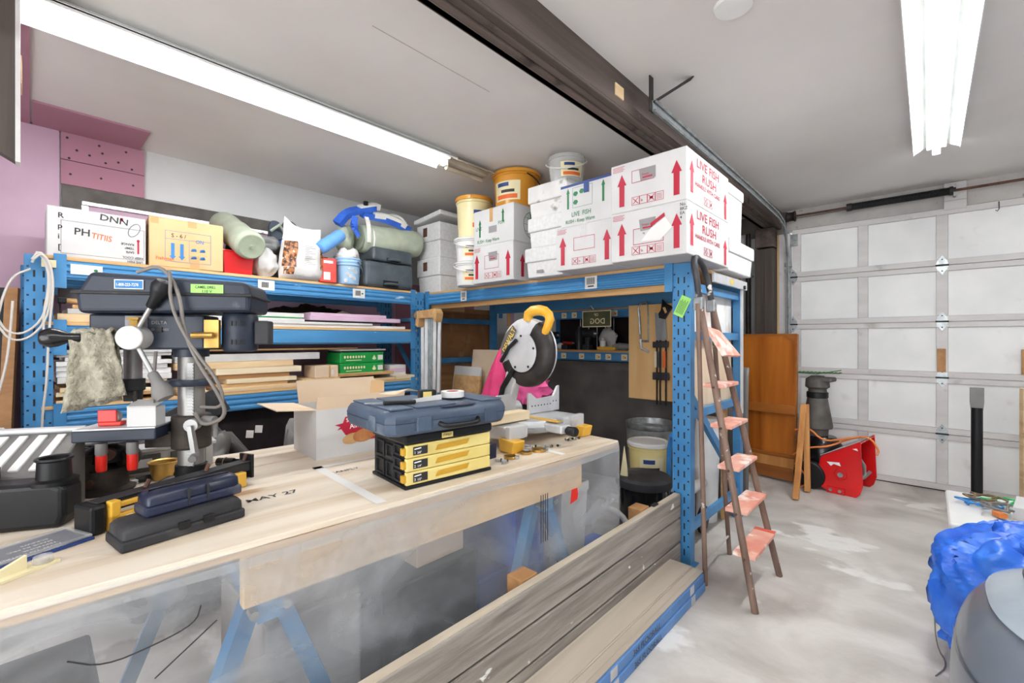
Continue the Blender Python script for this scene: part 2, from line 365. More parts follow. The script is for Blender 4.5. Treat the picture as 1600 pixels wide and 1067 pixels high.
# wall panels: pink insulation boards
def wallp(y0, y1, z0, z1, m='pink_board', d=.02): return obj('insulation_board', B().box(XW, XW+d, y0, y1, z0, z1), m, wl)
wallp(-2.3, .128, 0, ZC-.012, 'pink_foam'); wallp(.135, .553, 2.47, ZC-.012); wallp(.135, .553, 2.31, 2.465)
wallp(.135, 1.3, 0, 1.55, 'pink_foam'); wallp(1.305, 2.6, 0, 1.9, 'pink_foam', .018); wallp(2.605, 3.7, 0, 1.9, 'pink_board', .018)
sc_ = B()
for (px, py) in ((105, 215), (120, 235), (155, 228), (160, 240), (185, 254), (197, 238), (108, 247), (140, 243), (206, 265), (165, 255), (208, 290), (158, 279), (110, 272)):
    p = gx(px, py, XW+.021); sc_.cyl((XW+.0205, p.y, p.z), (XW+.023, p.y, p.z), .007, n=8)
obj('screw_heads', sc_, 'dark_metal', wl)
# covered window behind the boxes
w1 = B(); W0, W1, Z0, Z1 = .14, 1.45, 1.72, 2.305
w1.box(XW, XW+.03, W0, W1, Z1-.09, Z1); w1.box(XW, XW+.03, W0, W0+.09, Z0, Z1-.09); w1.box(XW, XW+.03, W1-.09, W1, Z0, Z1-.09); w1.box(XW, XW+.03, W0+.09, W1-.09, Z0, Z0+.06)
win = struct('window_1', w1, 'dark_frame')
t = B(); t.box(XW, XW+.036, W0+.09, W1-.09, Z1-.115, Z1-.088); t.box(XW, XW+.036, W0+.088, W0+.125, Z0+.06, Z1-.115)
obj('foil_tape', t, 'foil', win, bev=.004)
obj('pane_cover', B().box(XW, XW+.02, W0+.12, W1-.09, Z0+.06, Z1-.11), 'pink_foam', win)
# centre beam of four plies
bx0, bw, zb = -1.30, .0413, 2.47
beam = struct('trim_1', B().box(bx0+.002, bx0+4*bw-.002, YB, YD, zb+.012, ZC), 'beam_wood')
for i in range(4):
    dz = (.012, 0, .006, .002)[i]
    obj('beam_ply', B().box(bx0+i*bw, bx0+(i+1)*bw-.004, YB, YD-.02, zb+dz, ZC), 'beam_wood', beam, bev=.006)
pc = gx(968, 143, -1.133); obj('fresh_patch', B().box(-1.139, -1.131, pc.y-.04, pc.y+.04, pc.z-.03, pc.z+.03), 'lumber', beam)
# far wall of the left bay and around the door
wf = struct('wall_front', B().box(XW, -1.09, YD, YD+.15, 0, ZC), 'wall_far')
obj('header_board', B().box(-1.09, XR, YD-.01, YD+.12, 2.45, ZC), 'header_paint', wf)
obj('wall_panel', B().box(1.74, XR, YD, YD+.12, 0, 2.45), 'drywall', wf)
for k, (x0, x1, m) in enumerate(((-1.60, -1.52, 'post_wood'), (-1.52, -1.47, 'drywall'), (-1.41, -1.345, 'drywall'), (-1.16, -1.14, 'lumber_z'), (-1.14, -1.045, 'door_frame'))):
    obj('wall_batten', B().box(x0, x1, YD-.06-.01*k, YD, 0, 2.46 if k < 2 else 2.40), m, wf)
post = struct('trim_2', B().box(-1.335, -1.165, 5.2, 5.36, 0, 2.25), 'post_wood')
for i in range(2): obj('post_stud', B().box(-1.335+i*.088, -1.335+i*.088+.084, 5.19, 5.36, 0, 2.25), 'post_wood', post, bev=.005)
obj('post_block', B().box(-1.335, -1.165, 5.2, 5.36, 2.27, 2.468), 'beam_wood', post, bev=.005)
# conduit on the far wall
cd = thing('conduit', 'dark grey vertical conduit pipe beside the far timber post', 'pipe', (-1.43, 5.3, 0))
obj('pipe', B().cyl((0, 0, 0), (0, 0, 2.45), .022), 'dark_metal', cd, smooth=40)
obj('clamp', B().box(-.035, .045, -.03, .03, 1.98, 2.0), 'galv', cd)
# hanging board near the left light
hb = thing('hanging_board', 'dark board with a white painted edge hanging from the ceiling, upper left corner', 'board', (-2.36, -.27, 1.93))
obj('board', B().prism([(.165, .045), (.24, 0), (.24, ZC-1.93), (.0, ZC-1.93), (.0, .1)], 'x', -.03, .02), 'post_wood', hb)
obj('white_edge', B().box(-.032, .022, .235, .247, .0, ZC-1.93), 'door_frame', hb)
obj('wood_block', B().box(-.15, -.032, .19, .25, .3, .4), 'lumber', hb)
# ================================================================ GARAGE DOOR
DX0, DZ = -1.03, 2.44
NC, CWD, SW, PH = 5, .54, .075, .39
DW = SW + NC*CWD
d = B(); d.box(DX0, DX0+DW, YD-.035, YD+.01, .005, DZ)
door = struct('door_1', d, 'door_panel')
SH = .485
for r in range(5):
    zb_ = .01+r*SH
    for (a, b_) in ((zb_, zb_+.05), (zb_+SH-.05, zb_+SH-.004)):
        obj('rail', B().box(DX0, DX0+DW, YD-.062, YD-.03, a, b_), 'door_frame', door, bev=.004)
    for c_ in range(NC+1):
        obj('stile', B().box(DX0+c_*CWD-(0 if c_ else 0), DX0+c_*CWD+SW, YD-.061, YD-.03, zb_+.05, zb_+SH-.05), 'door_frame', door, bev=.004)
    for c_ in range(NC):
        obj('panel', B().box(DX0+c_*CWD+SW+.002, DX0+(c_+1)*CWD-.002, YD-.045, YD-.03, zb_+.052, zb_+SH-.052), 'door_panel', door)
def hinge(x, z):
    h = obj('hinge', B().prism([(x, z-.085), (x+.036, z-.03), (x+.036, z+.03), (x, z+.085), (x-.036, z+.03), (x-.036, z-.03)], 'y', YD-.066, YD-.062), 'galv', door)
    obj('hinge_pin', B().cyl((x-.042, YD-.07, z), (x+.042, YD-.07, z), .007, n=8).cyl((x, YD-.066, z+.05), (x, YD-.072, z+.05), .006, n=8).cyl((x, YD-.066, z-.05), (x, YD-.072, z-.05), .006, n=8), 'dark_metal', h)
for r in range(1, 5):
    for c_ in (0, 2, 4): hinge(DX0+c_*CWD+SW/2 + (.0 if c_ else -.03), .01+r*SH)
obj('top_bracket', B().box(DX0-.02, DX0+.05, YD-.075, YD-.062, 2.32, 2.39).box(DX0-.03, DX0+.05, YD-.09, YD-.062, 2.27, 2.31), 'galv', door)
for x in (.055, .54): obj('wood_block', B().box(x, x+.055, YD-.085, YD-.062, 1.03, 1.23), 'lumber_d', door, bev=.003)
obj('hook', B().tube([(.42, YD-.066, 2.43), (.42, YD-.075, 2.37), (.41, YD-.085, 2.35), (.40, YD-.08, 2.36)], .003, 6), 'dark_metal', door)
obj('weather_strip', B().box(DX0, DX0+DW, YD-.05, YD, 0, .008), 'black_plastic', door)
# track
tk = thing('garage_door_track', 'galvanised steel garage door track running along the dark beam and curving down', 'door track', (-1.06, 5.3, 0))
path = [(.03, -3.14, 2.50), (.02, -1.5, 2.50), (0, -.42, 2.50), (0, -.2, 2.46), (0, -.08, 2.34), (0, -.01, 2.15), (0, 0, 1.9), (0, .0, .0)]
def chan(pts, hw):
    b = B(); pts = [V(p) for p in pts]
    for i in range(len(pts)-1):
        b.bar(pts[i], pts[i+1], .006, hw, up=(0, 1, 0) if abs((pts[i+1]-pts[i]).z) > abs((pts[i+1]-pts[i]).y) else (0, 0, 1))
    return b
b = chan(path, .055)
for dz in (-.026, .026):
    b.tube([(p[0]+.012, p[1]-(dz if p[2] < 2.3 else 0), p[2]+(dz if p[2] >= 2.3 else 0)) for p in path], .007, 6)
obj('rail', b, 'galv', tk, smooth=30)
hg = B(); hg.box(.02, .026, -3.16, -3.12, 2.47, 2.65); obj('hanger', hg, 'dark_metal', tk)
hs = B(); hs.bar((.03, -3.13, 2.52), (.17, -2.98, ZC), .035, .006); st = obj('hanger_strut', hs, 'dark_metal', tk)
obj('track_bracket', B().box(-.03, .03, -.0, .1, 2.06, 2.10).box(-.03, .03, 0, .1, 2.0, 2.03), 'galv', tk)
# torsion shaft
ts = thing('torsion_shaft', 'brown torsion shaft with a long black spring above the garage door', 'spring shaft', (-1.0, 5.3, 2.565))
obj('shaft', B().cyl((0, 0, 0), (2.8, 0, 0), .011, n=10), 'rust', ts, smooth=40)
sp = B(); sp.cyl((.455, 0, 0), (1.15, 0, 0), .03, n=18)
for i in range(70): sp.tube([(.46+i*.0098, .031*math.cos(a*PI/4), .031*math.sin(a*PI/4)) for a in range(8)], .004, 4, closed=True)
obj('spring', sp, 'black_plastic', ts, smooth=40)
for x in (.43, 1.13): obj('spring_cone', B().cyl((x, 0, 0), (x+.04, 0, 0), .036, n=14), 'dark_metal', ts, smooth=40)
obj('cable_drum', B().lathe([(.045, -.04), (.052, -.03), (.045, -.02), (.045, .02), (.055, .035), (.05, .04)], 20, (-.03, 0, 0), Matrix.Rotation(PI/2, 4, 'Y')), 'dark_metal', ts, smooth=40)
obj('center_bearing', B().box(1.155, 1.17, -.03, .1, -.05, .05), 'galv', ts)
blk = obj('mounting_block', B().box(1.1, 1.235, .06, .11, -.15, .085), 'door_frame', ts)
for i in range(3): obj('block_board', B().box(1.098, 1.237, .05, .06, -.148+i*.078, -.148+i*.078+.074), 'door_frame', blk, bev=.003)
obj('cable', B().tube([(-.02, -.04, -.03), (.1, -.03, -.03), (.4, -.02, -.022), (.5, 0, -.02)], .003, 5), 'dark_metal', ts)
# ================================================================ LIGHTS
def fixture(name, label, loc, rz, L, lens, W, lamp='fluor'):
    t = thing(name, label, 'ceiling light', loc, rz)
    obj('housing', B().box(-.05, .05, 0, L, -.045, .0), 'fixture', t, bev=.004)
    for s_ in (-1, 1):
        f = obj('reflector', B().prism([(s_*.05, -.012), (s_*W/2, -.055), (s_*W/2, -.061), (s_*.05, -.02)], 'y', 0, L), 'fixture', t)
        obj('reflector_lip', B().box(min(s_*W/2, s_*W/2-s_*.004), max(s_*W/2, s_*W/2-s_*.004), 0, L, -.07, -.052), 'fixture', f)
    obj('tube', B().cyl((0, .03, -.066), (0, L-.03, -.066), .0165, n=12), lamp, t, smooth=40)
    for y in (.015, L-.015): obj('lamp_holder', B().box(-.02, .02, y-.012, y+.012, -.09, -.045), 'fixture', t)
    return t
fixture('fluorescent_light', 'long bright fluorescent light on the ceiling above the left shelf rack', (-2.56, -.08, ZC), 0, 2.14, 1, .25)
fixture('fluorescent_light', 'wide fluorescent light near the garage door, upper right', (.04, 1.75, ZC), 0, 2.46, 1, .235, 'fluor_door')
fixture('fluorescent_light', 'added fluorescent fill light overhead behind the viewpoint', (.1, -2.0, ZC), 0, 2.44, 1, .235, 'fluor')  # unseen extra fixture, added to lift the near surfaces
t = thing('unlit_light', 'unlit beige strip light end behind the orange bucket', 'ceiling light', (-2.62, 2.08, ZC))
obj('housing', B().box(-.06, .06, 0, .40, -.05, 0), 'fixture_off', t, bev=.004)
obj('reflector', B().prism([(.06, -.01), (.15, -.05), (.15, -.056), (.06, -.018)], 'y', 0, .40), 'fixture_off', t)
obj('tube', B().cyl((.0, .02, -.07), (.0, .38, -.07), .0165, n=12), 'fixture_off', t, smooth=40)
# ================================================================ SHELF RACKS
DK = 1.755                                    # top deck height
def upright(par, x, y, face, z1, depth):      # perforated upright; face = ('x',+1) or ('y',-1)
    w, th, fl = .105, .004, .06
    def mp(u, n, z):                          # u along face width, n behind the face
        return (x-face[1]*n, y+u, z) if face[0] == 'x' else (x+u, y-face[1]*n, z)
    def bx(b, u0, u1, n0, n1, z0, z1_):
        a = mp(u0, n0, z0); c = mp(u1, n1, z1_); b.box(min(a[0], c[0]), max(a[0], c[0]), min(a[1], c[1]), max(a[1], c[1]), z0, z1_)
    b = B(); bx(b, 0, w, 0, th, 0, z1); bx(b, 0, th, th, fl, 0, z1); bx(b, w-th, w, th, fl, 0, z1); bx(b, .0, .022, fl, fl+th, 0, z1); bx(b, w-.022, w, fl, fl+th, 0, z1)
    p = obj('upright', b, 'rack_blue', par)
    s = B(); z = .06
    while z < z1-.05:
        for u in (.035, .07): bx(s, u-.004, u+.004, -.0012, .001, z, z+.036)
        for u in (.012, w-.012): bx(s, u-.0045, u+.0045, -.0012, .001, z+.05, z+.059)
        z += .075
    obj('slots', s, 'slot_dark', p)['kind'] = 'stuff'
    f = B(); bx(f, -.02, w+.02, -.01, fl+.02, 0, .006); obj('foot_plate', f, 'rack_blue', p)
    return p
def beam_y(par, x, y0, y1, z0, z1, n=3, m='beam_blue'):      # ridged beam along y, front at x
    b = B(); b.box(x-.04, x, y0, y1, z0, z1)
    o = obj('beam', b, m, par)
    h = (z1-z0)/n
    for i in range(n): obj('beam_ridge', B().prism([(x, z0+i*h+.004), (x+.008, z0+i*h+.012), (x+.008, z0+(i+1)*h-.012), (x, z0+(i+1)*h-.004)], 'y', y0, y1), m, o)
    for yy in (y0, y1-.05): obj('beam_bracket', B().box(x-.0, x+.012, yy, yy+.05, z0-.05, z1+.03), 'rack_blue', o)
    return o
def beam_x(par, x0, x1, y, z0, z1, n=3, m='beam_blue_x', s=-1):
    b = B(); b.box(x0, x1, min(y, y-s*.04), max(y, y-s*.04), z0, z1); o = obj('beam', b, m, par); h = (z1-z0)/n
    for i in range(n): obj('beam_ridge', B().prism([(y, z0+i*h+.004), (y+s*.008, z0+i*h+.012), (y+s*.008, z0+(i+1)*h-.012), (y, z0+(i+1)*h-.004)], 'x', x0, x1), m, o)
    for xx in (x0, x1-.05): obj('beam_bracket', B().box(xx, xx+.05, min(y, y+s*.012), max(y, y+s*.012), z0-.05, z1+.03), 'rack_blue', o)
    return o
# ---- rack along the left wall: front from (-3.41, .07) to (-3.49, 2.46)
R1 = thing('shelf_rack', 'tall blue steel shelf rack along the pink and white left wall', 'rack', (-3.42, .04, 0), math.radians(1.9))
L1, D1 = 2.40, .60
for y in (-.06, L1+.0): upright(R1, 0, y, ('x', 1), 1.752, D1)
for y in (-.06, L1+.0): upright(R1, -D1+.07, y, ('x', 1), 1.752, D1)
for (z0, z1, n) in ((1.635, 1.738, 3), (1.275, 1.385, 1), (.825, .935, 3)):
    beam_y(R1, 0, .045, L1, z0, z1, n); beam_y(R1, -D1+.05, .045, L1, z0, z1, n)
for z, m in ((1.738, 'deck'), (1.385, 'deck'), (.935, 'deck')):
    for i in range(3): obj('deck_board', B().box(-D1+.04+i*.19, -D1+.04+i*.19+.186, -.0, L1+.02, z, z+.018), m, R1)
for yy in (-.03, L1+.06):
    for z, zz in ((.2, .2), (.9, .9), (1.5, 1.5), (.9, 1.5), (.2, .9)): obj('end_brace', B().bar((-.02, yy, z), (-D1+.04, yy, zz), .03, .03), 'rack_blue', R1)
def lab_y(par, y, z, w, h, bars=True, x=.0095, dot=None):
    o = obj('price_label', B().box(x-.002, x, y, y+w, z, z+h), 'label_white', par)
    fr = Frame((x, y, z), (0, 1, 0)); b = B()
    if bars:
        for i in range(9): b.rect(fr, w*.2+i*w*.05, h*.25, w*.2+i*w*.05+w*(.02+.02*(i % 2)), h*.8)
    obj('barcode', b, 'print_black', o)
    if dot: obj('dot', B().poly(fr, [(w*.78+.009*math.cos(a*PI/5), h*.5+.007*math.sin(a*PI/5)) for a in range(10)], .002), dot, o)
lab_y(R1, .11, 1.665, .13, .055, False, dot='print_green'); lab_y(R1, 1.05, 1.66, .11, .07); lab_y(R1, 1.77, 1.655, .11, .075, True, dot='print_green')
nt_ = obj('number_tag', B().box(.012, .02, .0, .055, 1.69, 1.73), 'label_cream', R1); obj('lettering', B().text(Frame((.02, .012, 1.697), (0, 1, 0)), 0, 0, .04, '2'), 'print_black', nt_)
# ---- rack across, under the fish boxes
R2X0, R2X1, R2Y, R2D = -3.62, -1.0, 2.58, 1.06
R2 = thing('shelf_rack', 'deep blue steel rack carrying the white fish boxes and buckets', 'rack', (R2X0, R2Y, 0))
LX = R2X1-R2X0
upright(R2, LX-.105, 0, ('y', -1), 1.752, R2D); upright(R2, 0, 0, ('y', -1), 1.752, R2D)
def rear(x):
    b = B(); b.box(x, x+.05, R2D-.05, R2D-.045, 0, 1.70); b.box(x+.046, x+.05, R2D-.11, R2D-.05, 0, 1.70); b.box(x, x+.004, R2D-.11, R2D-.05, 0, 1.70); b.box(x, x+.05, R2D-.115, R2D-.11, 0, 1.70)
    return obj('upright', b, 'rack_blue', R2)
rear(LX-.055); rear(0)
beam_x(R2, .1, LX-.1, 0, 1.64, 1.735); beam_x(R2, .05, LX-.05, R2D-.02, 1.60, 1.735, 1, s=1)
for i in range(6): obj('deck_board', B().box(.03, LX-.03, .01+i*.172, .01+i*.172+.168, 1.735, 1.755), 'deck_x', R2)
obj('deck_support', B().box(.1, LX-.12, .05, .09, 1.60, 1.64), 'deck_x', R2)
ex = LX-.03
for z, zz, x in ((1.62, 1.62, ex), (1.33, 1.33, ex), (.86, .86, ex), (.2, .2, ex), (1.0, .28, ex-.01), (1.5, 1.5, .03), (1.1, 1.1, .03), (.7, .7, .03)):
    obj('end_brace', B().bar((x, .06, z), (x, R2D-.1, zz), .03, .05), 'rack_blue', R2)
def lab_x(par, x, z, w, h, y, m='label_white', code=True):
    o = obj('price_label', B().box(x, x+w, y, y+.002, z, z+h), m, par); fr = Frame((x, y, z), (1, 0, 0)); b = B()
    if code:
        for i in range(9): b.rect(fr, w*.15+i*w*.08, h*.35, w*.15+i*w*.08+w*(.03+.02*(i % 2)), h*.88)
        b.rect(fr, w*.25, h*.15, w*.75, h*.25)
        obj('barcode', b, 'print_black', o)
    else:
        for i in range(3): b.rect(fr, w*.2, h*(.25+.22*i), w*(.6+.1*(i % 2)), h*(.32+.22*i))
        b.rect(fr, w*.55, h*.3, w*.8, h*.6); obj('print', b, 'photo_brown', o)
p = gy(720, 455, R2Y-.01); lab_x(R2, p.x-R2X0, 1.645, .075, .085, -.011); p = gy(914, 435, R2Y-.01); lab_x(R2, p.x-R2X0, 1.65, .095, .085, -.011)
gl = obj('green_tag', B().cbox((LX-.045, -.006, 1.50), (.06, .003, .12), (0, .45, 0)), 'label_green', R2)
b = B(); fr = Frame((LX-.045, -.0078, 1.50), (math.cos(.45), 0, -math.sin(.45)), (math.sin(.45), 0, math.cos(.45)))
for i in range(6): b.rect(fr, -.022+i*.008, -.045, -.019+i*.008, .03+.01*(i % 2))
obj('lettering', b, 'print_green', gl)
# ---- rack behind, holding tools above a dark curtain
R3 = thing('shelf_rack', 'dim blue rack behind holding tools on a plank shelf above a dark sheet', 'rack', (-3.3, 3.78, 0))
L3 = 1.97
for x in (0, L3-.06):
    for y in (0, .55): obj('upright', B().box(x, x+.06, y, y+.05, 0, 1.66), 'rack_blue', R3)
beam_x(R3, .06, L3-.06, 0, 1.52, 1.60, 1); beam_x(R3, .06, L3-.06, 0, 1.10, 1.185, 1)
for i in range(3): obj('deck_board', B().box(.0, L3, .0+i*.2, .0+i*.2+.196, 1.185, 1.205), 'deck_x', R3)
for i in range(3): obj('deck_board', B().box(.0, L3, .0+i*.2, .0+i*.2+.196, 1.60, 1.62), 'deck_x', R3)
for px in (865, 882, 910, 936, 952, 977): p = gy(px, 556, 3.77); lab_x(R3, p.x+3.3-.04, 1.115, .06, .055, -.012, 'label_cream', False)
for px in (882, 898, 961): p = gy(px, 491, 3.77); lab_x(R3, p.x+3.3-.035, 1.53, .06, .055, -.012, 'label_cream', False)
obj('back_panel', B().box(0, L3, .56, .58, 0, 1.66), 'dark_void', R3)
# ================================================================ helpers for boxes, buckets, bags
def carton(name, label, x0, x1, y0, y1, z0, z1, m='carton_white', group=None, rz=0, cat='box'):
    w_, d_, h_ = x1-x0, y1-y0, z1-z0
    t = thing(name, label, cat, ((x0+x1)/2, (y0+y1)/2, z0), rz, group)
    obj('body', B().box(-w_/2, w_/2, -d_/2, d_/2, 0, h_-.004), m, t, bev=.004, seg=1)
    for s_ in (-1, 1): obj('top_flap', B().box(min(s_*.001, s_*(w_/2-.002)), max(s_*.001, s_*(w_/2-.002)), -d_/2+.002, d_/2-.002, h_-.005, h_), m, t)
    front = Frame((-w_/2, -d_/2, 0), (1, 0, 0)); right = Frame((w_/2, -d_/2, 0), (0, 1, 0))
    return t, w_, d_, h_, front, right
def symbols(b, fr, u, v, s, n=4):                     # a row of little framed care marks
    for i in range(n):
        x = u+i*s; b.frame(fr, x, v, x+s, v+s, s*.05)
        if i in (0, 2): b.line(fr, (x+s*.15, v+s*.15), (x+s*.85, v+s*.85), s*.08); b.line(fr, (x+s*.15, v+s*.85), (x+s*.85, v+s*.15), s*.08)
        if i == 1: b.text(fr, x+s*.2, v+s*.3, s*.5, 'lo', sx=.6)
        if i == 2: b.poly(fr, [(x+s*.5+s*.25*math.cos(a), v+s*.5+s*.16*math.sin(a)) for a in [k*PI/4 for k in range(8)]])
        if i == 3:
            for k in range(4): b.rect(fr, x+s*.15, v+s*(.2+k*.17), x+s*.8, v+s*(.25+k*.17))
def red_front(t, fr, w, h, arrows=(.16, .88), patch=True, frm=(.34, .74, .5, .8), sw=None, sym=True):
    b = B()
    for a in arrows: obj('arrow_print', B().arrow(fr, w*a, h*.12, w*.13, h*.66), 'print_red', t)
    for k in range(4): b.rect(fr, w*.03, h*(.94-k*.03), w*(.2-.02*(k % 2)), h*(.95-k*.03))
    b.frame(fr, w*frm[0], h*frm[2], w*frm[1], h*frm[3], .003)
    if sym: symbols(b, fr, w*.3, h*.1, w*.105)
    o = obj('red_print', b, 'print_red', t)
    if patch:
        p = B(); p.poly(fr, [(w*.42, h*.56), (w*.62, h*.57), (w*.62, h*.8), (w*.4, h*.79)], .0022); obj('grey_label', p, 'print_grey', t)
        q = B(); q.text(fr, w*.44, h*.66, h*.06, 'Sunpet', n=.003, sx=.9); q.rect(fr, w*.45, h*.6, w*.58, h*.63, .003); obj('lettering', q, 'print_red', t)
def red_side(t, fr, d, h):
    b = B()
    for u, v, hh in ((.1, .18, .62), (.9, .04, .56)): obj('arrow_print', B().arrow(fr, d*u, h*v, d*.1, h*hh), 'print_red', t)
    b.text(fr, d*.2, h*.74, h*.24, 'LIVE FISH', sx=1.3); b.text(fr, d*.32, h*.5, h*.24, 'RUSH', sx=1.35); b.text(fr, d*.17, h*.36, h*.12, 'HANDLE WITH CARE', sx=1.2)
    symbols(b, fr, d*.36, h*.08, h*.16, 3)
    obj('red_print', b, 'print_red', t)
G_ = 'fish shipping boxes on the rack'
# two big boxes at the corner
t, w_, d_, h_, f_, r_ = carton('fish_box', 'large white live fish box with red arrows and sticker, lower of the corner pair', -1.366, -.92, 2.325, 2.99, 1.757, 2.037, group=G_)
red_front(t, f_, w_, h_, frm=(.32, .72, .3, .62)); red_side(t, r_, d_, h_)
b = B(); b.poly(f_, [(.25, .17), (.33, .215), (.325, .235), (.245, .19)], .003); obj('red_sticker', b, 'print_red', t)
b = B(); b.poly(f_, [(.19, .10), (.30, .09), (.37, .15), (.33, .21), (.25, .165)], .0025); obj('white_sticker', b, 'label_white', t)
b = B()
for k in range(4): b.text(f_, w_*.92, h_*(.9-k*.08), .022, ['No.', 'BKZ', 'EA', '4'][k])
b.text(f_, .2, .14, .014, 'kg'); obj('black_print', b, 'print_black', t)
t, w_, d_, h_, f_, r_ = carton('fish_box', 'large white live fish box with red arrows, top of the corner pair under the beam', -1.366, -.92, 2.325, 2.99, 2.038, 2.318, group=G_)
red_front(t, f_, w_, h_, frm=(.3, .6, .55, .8)); red_side(t, r_, d_, h_)
# middle box with red arrows
t, w_, d_, h_, f_, r_ = carton('fish_box', 'white fish box with red arrows beneath the green printed box', -1.80, -1.375, 2.365, 2.95, 1.757, 2.035, group=G_)
red_front(t, f_, w_, h_, arrows=(.13, .9), patch=False, frm=(.33, .7, .42, .72))
obj('packing_tape', B().rect(f_, w_*.45, h_*.72, w_*.55, h_, .002), 'clear_plastic', t)
# green printed boxes
def green_front(t, fr, w, h, arr):
    b = B()
    for a in arr: obj('arrow_print', B().arrow(fr, w*a, h*.42, w*.07, h*.5), 'print_green', t)
    b.text(fr, w*.22, h*.22, h*.15, 'LIVE  FISH', sx=.85); b.text(fr, w*.1, h*.07, h*.12, 'RUSH - Keep Warm', sx=.82)
    b.frame(fr, w*.24, h*.42, w*.62, h*.9, .002)
    for (u, v) in ((.3, .75), (.42, .78), (.3, .55)): b.poly(fr, [(w*u+w*.05*math.cos(k), h*v+h*.06*math.sin(k)) for k in range(6)])
    obj('green_print', b, 'print_green', t)
t, w_, d_, h_, f_, r_ = carton('fish_box', 'white fish box with green lettering and blue taped edges', -1.765, -1.375, 2.37, 2.95, 2.036, 2.305, group=G_)
green_front(t, f_, w_, h_, (.15, .82))
b = B(); b.rect(f_, 0, h_*.94, w_, h_, .002); b.rect(f_, w_*.46, h_*.72, w_*.56, h_, .0025); obj('blue_tape', b, 'print_navy', t)['kind'] = 'stuff'
t, w_, d_, h_, f_, r_ = carton('fish_box', 'white fish box with red arrows standing beside the cream buckets', -2.70, -2.26, 2.445, 2.86, 1.757, 2.05, group=G_)
red_front(t, f_, w_, h_, arrows=(.1, .88), frm=(.3, .66, .36, .72)); b = B(); b.arrow(r_, d_*.25, h_*.1, d_*.14, h_*.6); obj('red_print', b, 'print_red', t)
t, w_, d_, h_, f_, r_ = carton('fish_box', 'white fish box with green globe on its side, under the orange bucket', -2.70, -2.26, 2.45, 2.86, 2.051, 2.335, group=G_)
b = B(); obj('arrow_print', B().arrow(f_, w_*.17, h_*.25, w_*.07, h_*.5), 'print_green', t); obj('arrow_print', B().arrow(f_, w_*.75, h_*.55, w_*.07, h_*.36), 'print_green', t); b.text(f_, w_*.06, h_*.45, h_*.13, 'LIVE'); b.text(f_, w_*.63, h_*.5, h_*.13, 'FISH'); b.text(f_, w_*.1, h_*.08, h_*.13, 'RUSH - Keep Warm', sx=.8)
obj('green_print', b, 'print_green', t)
b = B(); b.rect(f_, w_*.42, h_*.62, w_*.5, h_, .002); obj('brown_tape', b, 'tape_brown', t)
b = B(); b.rect(f_, w_*.4, h_*.32, w_*.6, h_*.5, .002); obj('grey_label', b, 'print_grey', t)
b = B(); cu, cv, R_ = d_*.52, h_*.5, h_*.36
for k in range(24):
    a, a2 = k*PI/12, (k+1)*PI/12
    b.line(r_, (cu+R_*math.cos(a), cv+R_*math.sin(a)), (cu+R_*math.cos(a2), cv+R_*math.sin(a2)), .005)
for k in (-.5, 0, .5): b.line(r_, (cu-R_*math.cos(math.asin(k)), cv+R_*k), (cu+R_*math.cos(math.asin(k)), cv+R_*k), .003); b.line(r_, (cu+R_*k, cv-R_*.8), (cu+R_*k, cv+R_*.8), .003)
b.poly(r_, [(cu+R_*x, cv+R_*y) for x, y in ((-.3, .9), (.4, .85), (.8, .4), (.5, .1), (.2, .3), (.1, .0), (-.2, .4))])
obj('globe_print', b, 'print_green', t)
# ---- styrofoam coolers
def cooler(label, x0, x1, y0, y1, z0, h, m='styrofoam', lid=.08, mark=None, rz=0):
    w_, d_ = x1-x0, y1-y0; t = thing('styrofoam_cooler', label, 'cooler', ((x0+x1)/2, (y0+y1)/2, z0), rz, 'styrofoam coolers on the rack')
    hb_ = h-lid; k = .94; a, c = w_/2, d_/2
    vs = [(-a*k*.96, -c*k*.96, 0), (a*k*.96, -c*k*.96, 0), (a*k*.96, c*k*.96, 0), (-a*k*.96, c*k*.96, 0), (-a*k, -c*k, hb_), (a*k, -c*k, hb_), (a*k, c*k, hb_), (-a*k, c*k, hb_)]
    obj('body', B().add(vs, [(3, 2, 1, 0), (4, 5, 6, 7), (0, 1, 5, 4), (1, 2, 6, 5), (2, 3, 7, 6), (3, 0, 4, 7)]), m, t, bev=.008)
    obj('lid', B().box(-a, a, -c, c, hb_-.002, h), m, t, bev=.01)
    fr = Frame((-a, -c, 0), (1, 0, 0))
    if mark == 'patch': obj('small_label', B().rect(fr, w_*.3, hb_*.25, w_*.48, hb_*.45, -.012), 'print_grey', t)
    if mark == 'dark': obj('small_label', B().rect(fr, w_*.3, hb_+lid*.3, w_*.48, hb_+lid*.8), 'rust', t)
    return t
cooler('white styrofoam cooler, lower of the pair beside the dark suitcases', -3.70, -3.34, 2.60, 3.05, 1.757, .33, lid=.17, mark='dark')
cooler('white styrofoam cooler, upper of the pair beside the suitcases', -3.70, -3.34, 2.60, 3.05, 2.088, .33, lid=.17, mark='dark')
tag(obj('foam_slab', B().box(-.2, .2, -.24, .24, 0, .045), 'styrofoam', bev=.012, loc=(-3.51, 2.81, 2.45), rot=(0, -.12, .05)), 'loose white styrofoam slab tilted on the left cooler stack', 'foam slab')
cooler('white styrofoam cooler at the bottom between fish boxes, grey label', -2.17, -1.82, 2.47, 2.9, 1.757, .212, lid=.1, mark='patch')
cooler('plain white styrofoam cooler in the middle of its stack of three', -2.15, -1.80, 2.48, 2.9, 1.970, .218, lid=.1)
cooler('dirt-smudged styrofoam cooler on top of its stack, under the clear pail', -2.15, -1.80, 2.48, 2.9, 2.189, .228, 'styro_dirty', lid=.12)
cooler('white styrofoam cooler at the rack end behind the big fish boxes, lower one', -1.30, -.93, 3.05, 3.6, 1.757, .21, lid=.09)
